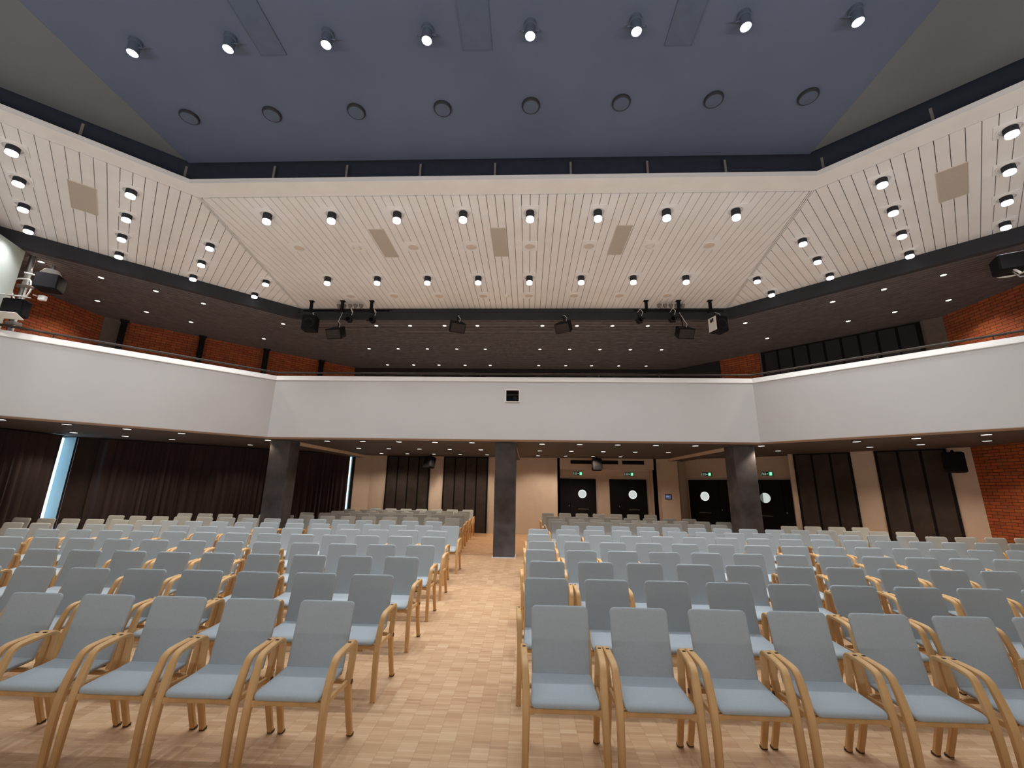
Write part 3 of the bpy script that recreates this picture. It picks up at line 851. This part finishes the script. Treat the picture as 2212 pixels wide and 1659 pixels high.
vent('grey vent in the right slanted white ceiling', (6.67,5.91), -math.pi/4, .34, .98)

# cloud fittings
base = None
for i in range(8):
    x = -4.80+1.20*i; y = 3.80-.02*i
    lab = 'bright stage spotlight below the blue ceiling, %s from the left' % ORD[i+1]
    if base is None:
        base = thing('stage_spotlight', lab, 'spotlight', (x, y, ZB), 0, 'bright spotlights under the blue ceiling')
        MB().cyl((0,0,-.05),.07,.05,24).build('base_plate', 'hatch_blue', base, True)
        MB().lathe([(.055,-.04),(.062,-.19),(.056,-.19),(.052,-.165),(.03,-.16)],24).build('housing', 'hatch_blue', base, True)
        MB().lathe([(.001,-.180),(.04,-.181),(.0565,-.184)],24).build('lens', 'lamp_stage', base, True)
        for s_ in (-1,1): MB().tube([(s_*.055,0,-.10),(s_*.10,0,-.11),(s_*.115,.02,-.08)],.008,8).build('bracket', 'hatch_blue', base, True)
        add_spot('stage_spot', base, -.21)
    else: dup(base, (x, y, ZB), 0, lab)
base = None
for i in range(8):
    x = -4.98+1.249*i; y = 4.86-.02*i
    lab = 'unlit dark round speaker disc on the blue ceiling, %s from the left' % ORD[i+1]
    if base is None:
        base = thing('ceiling_disc', lab, 'ceiling speaker', (x, y, ZB), 0, 'dark round discs on the blue ceiling')
        MB().lathe([(.125,0),(.128,-.02),(.12,-.038),(.105,-.042)],32).build('rim', 'bulkhead', base, True)
        MB().lathe([(.001,-.041),(.06,-.041),(.106,-.041)],32).build('cover', 'hatch_blue', base, True)
    else: dup(base, (x, y, ZB), 0, lab)

# recessed downlights
def downlight(label, loc, r, lens, spot, group):
    o = thing('downlight', label, 'downlight', loc, 0, group)
    MB().lathe([(r,-.001),(r*1.22,-.001),(r*1.22,-.008),(r*1.02,-.010)],20,0,closed=True).build('trim_ring', 'black_soft', o, True)
    MB().lathe([(.001,-.006),(r*.6,-.006),(r*1.0,-.004)],20).build('lens', lens, o, True)
    add_spot(spot, o, -.03)
    return o
base = None
def put_dl(kind, items):
    bases = {}
    for lab, (x, y) in items:
        sk = 'soffit_wing_spot' if 'wing' in lab else ('soffit_rear_spot' if 'rear row' in lab else 'soffit_spot')
        key = sk if kind == 'soffit' else kind
        if kind == 'soffit': args = (lab, (x,y,ZS), .085, 'lamp_soffit', sk, 'downlights under the balcony')
        else: args = (lab, (x,y,ZD), .052, 'lamp_warm', 'upper_spot', 'downlights over the balcony')
        if key not in bases: bases[key] = downlight(*args)
        else: dup(bases[key], args[1], 0, lab)
XLs = [-5.44,-4.46,-3.47,-2.49,-1.49]; XRs = [.39,1.40,2.41,3.42,4.46]
items = []
for r, (yy, nm) in enumerate(((11.24,'front'),(13.45,'middle'),(15.6,'rear'))):
    for i, x in enumerate(XLs): items.append(('downlight under the balcony left of the centre pillar, %s row, %s from left' % (nm, ORD[i+1]), (x, yy)))
    for i, x in enumerate(XRs[:4] if r == 2 else XRs): items.append(('downlight under the balcony right of the centre pillar, %s row, %s from left' % (nm, ORD[i+1]), (x, yy+.15)))
for i, q in enumerate([(-7.07,11.21),(-8.36,9.84),(-9.02,9.10),(-9.67,8.41),(-10.35,7.80)]): items.append(('downlight under the left balcony wing, front row, %s from the left pillar' % ORD[i+1], q))
for i, q in enumerate([(-8.55,12.71),(-9.84,11.30),(-10.53,10.62),(-11.17,9.92)]): items.append(('downlight under the left balcony wing, rear row, %s from the left pillar' % ORD[i+1], q))
for i, q in enumerate([(6.08,11.31-.1),(7.59,9.99),(8.26,9.24),(8.96,8.52)]): items.append(('downlight under the right balcony wing, front row, %s from the right pillar' % ORD[i+1], q))
for i, q in enumerate([(7.29,12.59),(8.78,11.16),(9.41,10.44),(10.02,9.55)]): items.append(('downlight under the right balcony wing, rear row, %s from the right pillar' % ORD[i+1], q))
put_dl('soffit', items)
items = []
for nm, yy, xs in (('front', 11.24, [-4.40,-3.41,-2.41,-1.46,.40,1.38,2.38,3.37]), ('middle', 13.34, [-5.39,-4.39,-3.40,-2.40,-1.44,.39,1.38,2.38,3.38,4.40]), ('rear', 15.27, [-5.39,-4.38,-3.40,-2.40,-1.44,.40,1.42,2.39,3.40,4.42])):
    for i, x in enumerate(xs): items.append(('downlight in the dark slatted balcony ceiling, centre part, %s row, %s from left' % (nm, ORD[i+1]), (x, yy)))
for i, q in enumerate([(-7.08,11.11),(-8.38,9.72),(-9.02,9.01),(-9.70,8.33),(-10.31,7.64)]): items.append(('downlight in the left wing of the slatted ceiling, front row, %s from the rear' % ORD[i+1], q))
for i, q in enumerate([(-8.44,12.37),(-9.72,10.98),(-10.39,10.25),(-11.05,9.55)]): items.append(('downlight in the left wing of the slatted ceiling, outer row, %s from the rear' % ORD[i+1], q))
for i, q in enumerate([(5.96,11.02),(7.36,9.66),(8.04,9.0),(8.73,8.35)]): items.append(('downlight in the right wing of the slatted ceiling, front row, %s from the rear' % ORD[i+1], q))
for i, q in enumerate([(7.21,12.23),(8.61,10.88),(9.32,10.27),(9.99,9.58)]): items.append(('downlight in the right wing of the slatted ceiling, outer row, %s from the rear' % ORD[i+1], q))
put_dl('upper', items)

# ------------------------------------------------------------------ loudspeakers under the balcony
def wall_speaker(label, loc, rz, w=.36, h=.42, dp=.30, tilt=0.22):
    o = thing('loudspeaker', label, 'loudspeaker', loc, rz, 'loudspeakers under the balcony')
    MB().rbox((0,0,0),(w,dp,h),.03,0,0,-tilt).build('cabinet', 'black', o)
    MB().rbox((0,-dp/2-.004,-.02),(w*.9,.012,h*.86),.005,0,0,-tilt).build('grille', 'black', o)
    MB().tube([(0,.02,h/2-.03),(0,.04,h/2+.05),(0,.04,h/2+.07)],.03,10).build('bracket', 'black', o, True)
    return o
wall_speaker('black loudspeaker hanging from soffit at the top of left rear wall panel', (-3.72,16.1,2.60), -0.55)
wall_speaker('black loudspeaker hanging above the two rear doors', (2.60,16.1,2.60), 0)
q = (10.55, 10.75); wall_speaker('black loudspeaker in the corner beside the right brick wall', (10.42,10.78,2.49), -math.pi/4, .40, .46)

# ------------------------------------------------------------------ lighting and speaker rigs on the ceiling edge
def rig(x0, x1, poles, pars, side):
    r = thing('lighting_bar', 'black pipe hung on three stems below the %s end of the white ceiling edge' % side, 'lighting bar', ((x0+x1)/2, 10.3, ZC), 0, 'lighting bars')
    cx = (x0+x1)/2
    mb = MB(); mb.tube([(x0-cx,0,-.24),(x1-cx,0,-.24)],.025,10); mb.build('pipe', 'black', r, True)
    for p in poles:
        mb = MB(); mb.rbox((p-cx,-.11,-.14),(.075,.06,.28),.01); mb.box((p-cx,-.11,-.008),(.12,.1,.016)); mb.box((p-cx,-.05,-.275),(.06,.14,.02)); mb.build('stem', 'black', r)
    for i, p in enumerate(pars):
        o = thing('par_lamp', 'small grey upturned lamp on the %s lighting bar, %s of five from left' % (side, ORD[i+1]), 'lamp', (p, 10.30, ZC-.165), 0, 'small upturned lamps on the lighting bars')
        MB().lathe([(.03,-.02),(.035,.03),(.055,.07),(.058,.11),(.05,.11),(.03,.05)],18).build('shade', 'grey_trim', o, True)
        MB().cyl((0,0,-.05),.018,.04,12).build('neck', 'black', o, True)
rig(-6.05,-3.73,(-5.80,-4.96,-4.17),[-5.11,-4.96,-4.80,-4.65,-4.50],'left')
rig(2.75,5.05,(3.05,3.88,4.68),[3.42,3.57,3.72,3.87,4.02],'right')
def hang_speaker(label, loc, rz, kind, hold=(10.285, 6.216)):
    o = thing('hanging_speaker', label, 'loudspeaker', loc, rz, 'speakers and floodlights hung at the ceiling edge')
    if kind == 'box':
        MB().rbox((0,0,0),(.34,.30,.40),.015).build('cabinet', 'black', o)
        MB().lathe([(.05,-.152),(.13,-.152),(.14,-.160),(.05,-.158)],24,0,(0,0,-.02),'Y',closed=True)
        g_ = MB(); g_.lathe([(.02,.150),(.06,.146),(.13,.153),(.145,.160)],24,0,(0,0,-.02),(0,-1,0)); g_.build('driver', 'black_soft', o, True)
    elif kind == 'wedge':
        mb = MB(); n = len(mb.v)
        pf = [(-.20,-.10),(.20,-.10),(.16,.16),(-.16,.16)]
        mb.prism([(-.20,-.16),(.20,-.16),(.15,.18),(-.15,.18)],-.13,.13); 
        R = Matrix.Rotation(0.55,3,'X'); mb.v = [tuple(R @ Vector(v)) for v in mb.v]
        mb.build('cabinet', 'black', o)
        g_ = MB(); g_.box((0,-.165,0),(.36,.012,.22)); g_.v = [tuple(R @ Vector(v)) for v in g_.v]; g_.build('grille', 'panel_brown', o)
    else:
        MB().lathe([(.04,.10),(.075,.06),(.078,-.06),(.06,-.065),(.05,-.03)],24,0,(0,0,0),'Y').build('housing', 'black', o, True)
        MB().lathe([(.055,.064),(.085,.064),(.085,.078),(.055,.078)],24,0,(0,0,0),(0,-1,0),closed=True).build('front_ring', 'black_soft', o, True)
        mb = MB()
        for a in range(4):
            c, s_ = math.cos(a*math.pi/2+.3), math.sin(a*math.pi/2+.3); mb.box((.105*c,-.08,.105*s_),(.05,.008,.03))
        mb.build('barn_door', 'black', o)
    dy, stem_z = hold[0]-loc[1], hold[1]-loc[2]
    qx, qy = math.sin(rz)*dy, math.cos(rz)*dy
    MB().tube([(0,.02,.06),(qx*.3,qy*.3,stem_z*.6),(qx,qy,stem_z)],.014,8).build('yoke', 'black', o, True)
    w = MB(); w.tube([(.06,-.02,.12),(.09,-.03,.22),(.03,-.03,.30),(qx,qy-.03,stem_z-.02)],.007,6); w.build('cable', 'white_plastic', o, True)
    return o
hang_speaker('black box speaker hung from the left lighting bar, nearest the left corner', (-5.72,10.12,5.82), .15, 'box')
hang_speaker('dark wedge speaker hung under the middle stem of the left lighting bar', (-4.96,10.06,5.55), -.1, 'wedge')
hang_speaker('black ring-fronted floodlight hung at right end of the left lighting bar', (-4.08,10.12,5.92), 0, 'flood')
hang_speaker('black floodlight above the dark wedge speaker on the left lighting bar', (-4.70,10.12,5.94), 0, 'flood')
hang_speaker('black ring-fronted floodlight hung at left end of the right lighting bar', (2.83,10.12,5.92), 0, 'flood')
hang_speaker('dark wedge speaker hung under the middle stem of the right lighting bar', (3.90,10.06,5.57), .1, 'wedge')
hang_speaker('black floodlight above the dark wedge speaker on the right lighting bar', (3.66,10.12,5.95), 0, 'flood')
sp = hang_speaker('black box speaker with pale marked side hung from the right lighting bar', (4.80,10.12,5.80), .30, 'box')
mb = MB(); mb.box((-.174,0,0),(.006,.27,.36)); mb.build('side_panel', 'frame_white', sp)
mb = MB()            # the black mark on the pale side
mb.box((-.179,.05,.10),(.004,.03,.10)); mb.box((-.179,-.03,.10),(.004,.03,.10)); mb.box((-.179,.01,.10),(.004,.03,.11),0,0,.5); mb.build('emblem', 'black', sp)
hang_speaker('grey-fronted wedge speaker left of the middle under the black bulkhead', (-1.90,10.36,5.84), .45, 'wedge', (10.67, 6.30))
hang_speaker('grey-fronted wedge speaker right of the middle under the black bulkhead', (.94,10.36,5.84), -.45, 'wedge', (10.67, 6.30))

# ------------------------------------------------------------------ stage-side walls, mast and fittings at the frame edges
mb = MB(); wallquad(mb, (-8.3, 2.6), (-10.14, 7.22), 0, 6.2, t=0.22); struct(mb, 'wall_stage_left', 'wall_pale')
mb = MB(); wallquad(mb, (9.3, 6.6), (7.7, 2.6), 0, 6.2, t=0.22); struct(mb, 'wall_stage_right', 'wall_pale')
o = thing('mast', 'grey vertical pipe mast beside the pale wall at the left frame edge', 'mast', (-10.22, 7.42, 4.475))
MB().cyl((0,0,0),.05,1.80,16).build('pole', 'metal', o, True)
MB().cyl((.09,-.02,.1),.018,1.30,10).build('conduit', 'white_plastic', o, True)
for z in (.25,1.05): MB().rbox((.03,0,z),(.22,.14,.07),.01).build('clamp', 'grey_trim', o)
mb = MB()
mb.tube([(-.02,-.08,1.75),(-.22,-.12,1.74)],.012); mb.tube([(-.22,-.12,1.74),(-.20,-.12,1.25)],.012); mb.build('bracket', 'metal', o, True)
o = thing('floodlight', 'square floodlight with white flaps on the mast at the left edge', 'floodlight', (-9.82, 7.08, 4.93), .35)
MB().rbox((0,.05,0),(.34,.20,.34),.02).build('housing', 'black', o)
MB().rbox((0,-.10,.20),(.42,.22,.016),.004,0,0,.25).build('barn_door', 'white_plastic', o)
MB().rbox((0,-.10,-.20),(.40,.22,.016),.004,0,0,-.3).build('barn_door', 'white_plastic', o)
MB().box((0,-.052,0),(.28,.006,.28)).build('glass', 'black_soft', o)
o = thing('loudspeaker', 'black box speaker beside the mast at the left frame edge', 'loudspeaker', (-9.72, 7.45, 5.62), .5)
MB().rbox((0,0,0),(.36,.34,.32),.02).build('cabinet', 'black', o); MB().box((0,-.174,0),(.32,.008,.28)).build('grille', 'black_soft', o)
MB().tube([(-.05,0,.1),(-.2,.0,.12),(-.36,-.1,.1)],.02,8).build('arm', 'metal', o, True)
o = thing('dome_lamp', 'pale grey dome lamp between the mast and the left black speaker', 'lamp', (-9.98, 7.62, 5.92), 0)
MB().lathe([(.03,.10),(.11,.08),(.16,.0),(.17,-.12),(.155,-.12),(.14,0)],24).build('dome', 'white_plastic', o, True)
MB().cyl((0,0,.09),.03,.1,12).build('neck', 'metal', o, True)
o = thing('junction_box', 'small white box under the black speaker at the left edge', 'junction box', (-9.72, 7.40, 5.27), .3)
MB().rbox((0,0,0),(.11,.08,.10),.008).build('case', 'white_plastic', o); MB().tube([(-.05,0,.02),(-.16,0,.05)],.012,8).build('arm', 'metal', o, True)
mb = MB(); mb.tube([(-10.06+.18*math.cos(a)*(1+.2*a/6)-.0, 7.27, 5.44+.24*math.sin(a*.95)+.05*math.cos(2*a)) for a in [i*.25 for i in range(26)]],.014,8)
tag(mb.build('cable', 'white_plastic', None, True), 'looped white cable hanging on the mast at the left edge', 'cable')
o = thing('loudspeaker', 'black box speaker high at the right frame edge', 'loudspeaker', (8.42, 6.95, 5.67), -.5)
MB().rbox((0,0,0),(.36,.34,.30),.02).build('cabinet', 'black', o); MB().box((0,-.174,0),(.32,.008,.26)).build('grille', 'black_soft', o)
MB().tube([(0,0,-.1),(.08,0,-.26),(.35,.05,-.24)],.016,8).build('arm', 'metal', o, True)
MB().tube([(.0,-.1,-.14),(.06,-.12,-.24)],.02,8).build('handle', 'white_plastic', o, True)
o = thing('dome_lamp', 'white dome lamp behind the black speaker at the right edge', 'lamp', (8.85, 7.30, 5.83), 0)
MB().lathe([(.03,.10),(.11,.08),(.18,.0),(.20,-.14),(.185,-.14),(.16,0)],24).build('dome', 'white_plastic', o, True)
MB().cyl((0,0,.09),.03,.1,12).build('neck', 'metal', o, True)

# ------------------------------------------------------------------ chairs
def sweep(mb, path, wid, thk, mi=0):
    """rounded rectangular bar along path; wid is across x, thk in the bend plane"""
    P = [Vector(p) for p in path]; rings = []
    for i, p in enumerate(P):
        t = (P[min(i+1, len(P)-1)] - P[max(i-1, 0)]).normalized()
        X = Vector((1,0,0)); X = (X - t*X.dot(t)).normalized(); Nn = t.cross(X)
        w = (wid[i] if isinstance(wid, list) else wid)/2; h = (thk[i] if isinstance(thk, list) else thk)/2
        c = min(w, h)*.4
        ring = [(-w+c,-h),(w-c,-h),(w,-h+c),(w,h-c),(w-c,h),(-w+c,h),(-w,h-c),(-w,-h+c)]
        n = len(mb.v); mb.v += [tuple(p + X*a + Nn*b_) for a, b_ in ring]; rings.append(list(range(n, n+8)))
    for A, B in zip(rings, rings[1:]):
        for i in range(8):
            j = (i+1) % 8; mb.face([A[i], A[j], B[j], B[i]], mi)
    mb.face(rings[0][::-1], mi); mb.face(rings[-1], mi)
def smooth_path(pts, n=4):
    out = []; P = [Vector(p) for p in pts]
    for i in range(len(P)-1):
        p0 = P[max(i-1,0)]; p1 = P[i]; p2 = P[i+1]; p3 = P[min(i+2,len(P)-1)]
        for k in range(n):
            t = k/n
            out.append(0.5*((2*p1)+(p2-p0)*t+(2*p0-5*p1+4*p2-p3)*t*t+(3*p1-p0-3*p2+p3)*t**3))
    out.append(P[-1]); return out
def cushion(prof, width, thick, r0, r1):
    """padded sheet along prof (y,z); width(u) half width, r0/r1 corner radii at both ends"""
    P = smooth_path([(0,y,z) for y, z in prof], 5); n = len(P)
    S_ = [0]
    for a, b_ in zip(P, P[1:]): S_.append(S_[-1]+(b_-a).length)
    # resample with dense ends
    L = S_[-1]; ds = sorted(set([0,.004,.010,.018,.028,.04] + [L*i/16 for i in range(1,16)] + [L-v for v in (.04,.028,.018,.010,.004,0)]))
    def at(s):
        for i in range(n-1):
            if s <= S_[i+1]+1e-9:
                t = (s-S_[i])/max(1e-9, S_[i+1]-S_[i]); return P[i].lerp(P[i+1], t), (P[i+1]-P[i]).normalized()
        return P[-1], (P[-1]-P[-2]).normalized()
    V = [(-1,.30),(-.985,.70),(-.95,.93),(-.85,1),(-.5,1.0),(0,1.0),(.5,1.0),(.85,1),(.95,.93),(.985,.70),(1,.30)]
    mb = MB(); tops = []; bots = []
    for s in ds:
        p, t = at(s); nn = Vector((0,-t.z,t.y))
        if nn.z < 0 and abs(t.y) > .3: nn = -nn
        hw = width(s/L)
        for d_, r in ((s, r0), (L-s, r1)):
            if d_ < r: hw -= r - math.sqrt(max(0, r*r-(r-d_)**2))
        ef = 1.0
        e_ = min(s, L-s)
        if e_ < .018: ef = .30+.70*math.sqrt(max(0, 1-((.018-e_)/.018)**2))
        n0 = len(mb.v)
        for v, k in V: mb.v.append(tuple(Vector((v*hw,0,0))+p+nn*thick/2*min(k,ef)))
        for v, k in V: mb.v.append(tuple(Vector((v*hw,0,0))+p-nn*thick/2*min(k,ef)))
        tops.append(list(range(n0, n0+11))); bots.append(list(range(n0+11, n0+22)))
    for a in range(len(ds)-1):
        for i in range(10):
            mb.face([tops[a][i], tops[a][i+1], tops[a+1][i+1], tops[a+1][i]])
            mb.face([bots[a][i+1], bots[a][i], bots[a+1][i], bots[a+1][i+1]])
        mb.face([tops[a][0], tops[a+1][0], bots[a+1][0], bots[a][0]])
        mb.face([tops[a][10], bots[a][10], bots[a+1][10], tops[a+1][10]])
    for a in (0, -1):
        for i in range(10): mb.face([tops[a][i], tops[a][i+1], bots[a][i+1], bots[a][i]])
    return mb
HX = 0.0
def leg_paths(s):
    fl = [(.252,-.25,0),(.249,-.245,.14),(.246,-.236,.28),(.245,-.222,.39),(.247,-.198,.49),(.2505,-.168,.570)]
    ar = [(.2505,-.168,.570),(.2525,-.152,.604),(.255,-.122,.627),(.258,-.075,.637),(.262,.0,.644),(.265,.070,.648),(.265,.108,.645),(.265,.132,.628),(.264,.138,.590)]
    rl = [(.264,.138,.590),(.260,.130,.50),(.252,.126,.39),(.250,.160,.26),(.250,.206,.12),(.252,.25,0)]
    mir = lambda q: [(s*x, y, z) for x, y, z in q]
    return mir(fl), mir(ar), mir(rl)
def make_chair(label, full=True):
    t = thing('armchair', label, 'chair')
    cushion([(-.232,.410),(-.224,.427),(-.200,.438),(-.15,.443),(-.08,.446),(.03,.454),(.120,.464)], lambda u: .217-.010*u, .030, .035, .006).build('seat', 'fabric', t, True)
    cushion([(.116,.452),(.128,.480),(.146,.55),(.168,.64),(.190,.73),(.210,.815),(.226,.885)], lambda u: .206+.006*u, .026, .006, .040).build('backrest', 'fabric', t, True)
    for s in (-1, 1):
        fl, ar, rl = leg_paths(s)
        a = smooth_path(fl, 4); n = len(a)
        mb = MB(); sweep(mb, a, [.040+.008*min(1, i/n*1.6) for i in range(n)], [.034+.012*math.sin(math.pi*min(1,i/n*1.1)) for i in range(n)])
        # fillet towards the front rail
        mb.prism([(s*.222,-.232),(s*.245,-.236),(s*.245,-.200),(s*.190,-.196),(s*.190,-.216)], .372, .408)
        leg = mb.build('leg', 'beech', t, True)
        if full: MB().rbox((s*.252,-.25,.004),(.036,.032,.012),.004).build('foot_cap', 'dark_plug', leg)
        a = smooth_path(ar, 5); n = len(a)
        mb = MB(); sweep(mb, a, .045, .030)
        arm = mb.build('armrest', 'beech', t, True)
        if full: MB().box((s*.2625,.050,.6635),(.022,.016,.003)).build('inlay', 'dark_plug', arm)
        a = smooth_path(rl, 4); n = len(a)
        mb = MB(); sweep(mb, a, [.046-.006*i/n for i in range(n)], [.032+.020*math.exp(-((i/n-.42)/.16)**2) for i in range(n)])
        leg = mb.build('leg', 'beech', t, True)
        if full:
            MB().cyl((s*.2725,.126,.388),.016,s*.005,14,'X').build('bolt', 'dark_plug', leg, True)
            MB().rbox((s*.252,.2485,.012),(.043,.038,.026),.006).build('foot_cap', 'dark_plug', leg)
        mb = MB(); sweep(mb, smooth_path([(s*.240,-.212,.392),(s*.242,-.06,.394),(s*.244,.06,.390),(s*.248,.115,.386)],3), .022, [.040,.036,.034,.034,.034,.034,.034,.036,.040,.046])
        mb.build('side_rail', 'beech', t, True)
    MB().rbox((0,-.206,.391),(.44,.026,.032),.006).build('front_rail', 'beech', t)
    MB().rbox((0,.100,.400),(.46,.026,.030),.006).build('rear_rail', 'beech', t)
    return t
A_L = [(3.58,-1.35,-4.4),(4.57,-1.35,-6.0),(5.62,-1.36,-7.4),(6.65,-1.38,-8.8),(7.68,-1.41,-10.2),(8.63,-1.55,-11.3),(9.60,-1.47,-11.63),(10.62,-2.05,-10.73),(11.70,-1.78,-9.88),(12.80,-1.82,-6.93),(13.70,-1.89,-6.49),(14.60,-1.90,-6.41),(15.45,-1.89,-5.70)]
A_R = [(3.60,.04,5.0),(4.58,-.02,6.3),(5.55,.03,7.5),(6.48,-.02,8.8),(7.42,.03,9.4),(8.40,0.0,9.4),(9.33,.02,9.75),(10.20,.77,8.65),(11.20,.59,7.97),(12.10,.56,5.01),(12.95,.55,4.45),(14.50,.47,3.80)]
protos = {}
def chair_rows(rows, side):
    for ri, (y0, x0, xe) in enumerate(rows):
        g = .9667*(1+max(0, .0075*(y0-4)))
        yy = y0*g - .226                    # chair origin
        pitch = .58; k = 0; n_seat = 0
        while True:
            xo = (x0-.215-k*.6 if side == 'left' else x0+.215+k*.6)   # in the measured frame
            xc = (x0-.215)*g - k*pitch if side == 'left' else (x0+.215)*g + k*pitch
            lim = (xe*g - .1) if side == 'left' else ((xe+.43)*g + .1)
            if (side == 'left' and xc-.2 < lim) or (side == 'right' and xc+.2 > lim): break
            k += 1; n_seat += 1
            if k > 20: break
            blocked = any(abs(xc-px) < .29+.30 and -.28 < (yy-py) < .0+.56 for px, py in ((-6.7,11.45-.3),(-.585,11.52-.3),(5.67,11.57-.3)))
            if blocked: continue
            vis = False
            for dx in (-.28,.28):
                for dy, z in ((-.25,0),(-.25,.45),(0,.64),(.22,.88),(.25,0)):
                    pr = project((xc+dx, yy+dy, z))
                    if pr and -4 < pr[0] < 2216 and 0 < pr[1] < 1663: vis = True
            if not vis: continue
            lab = 'pale blue armchair %s of the aisle, %s row from front, %s seat from the aisle' % (side, ORD[ri+1], ORD[n_seat])
            full = ri < 7
            rz = random.uniform(-.004, .004); loc = (xc, yy+random.uniform(-.012,.012), 0)
            grp = 'pale blue armchairs in rows %s of the aisle' % side
            if full not in protos:
                protos[full] = make_chair(lab, full)
                o = protos[full]; o.location = loc; o.rotation_euler = (0,0,rz); o['group'] = grp
            else: dup(protos[full], loc, rz, lab, grp)
chair_rows(A_L, 'left')
chair_rows(A_R, 'right')
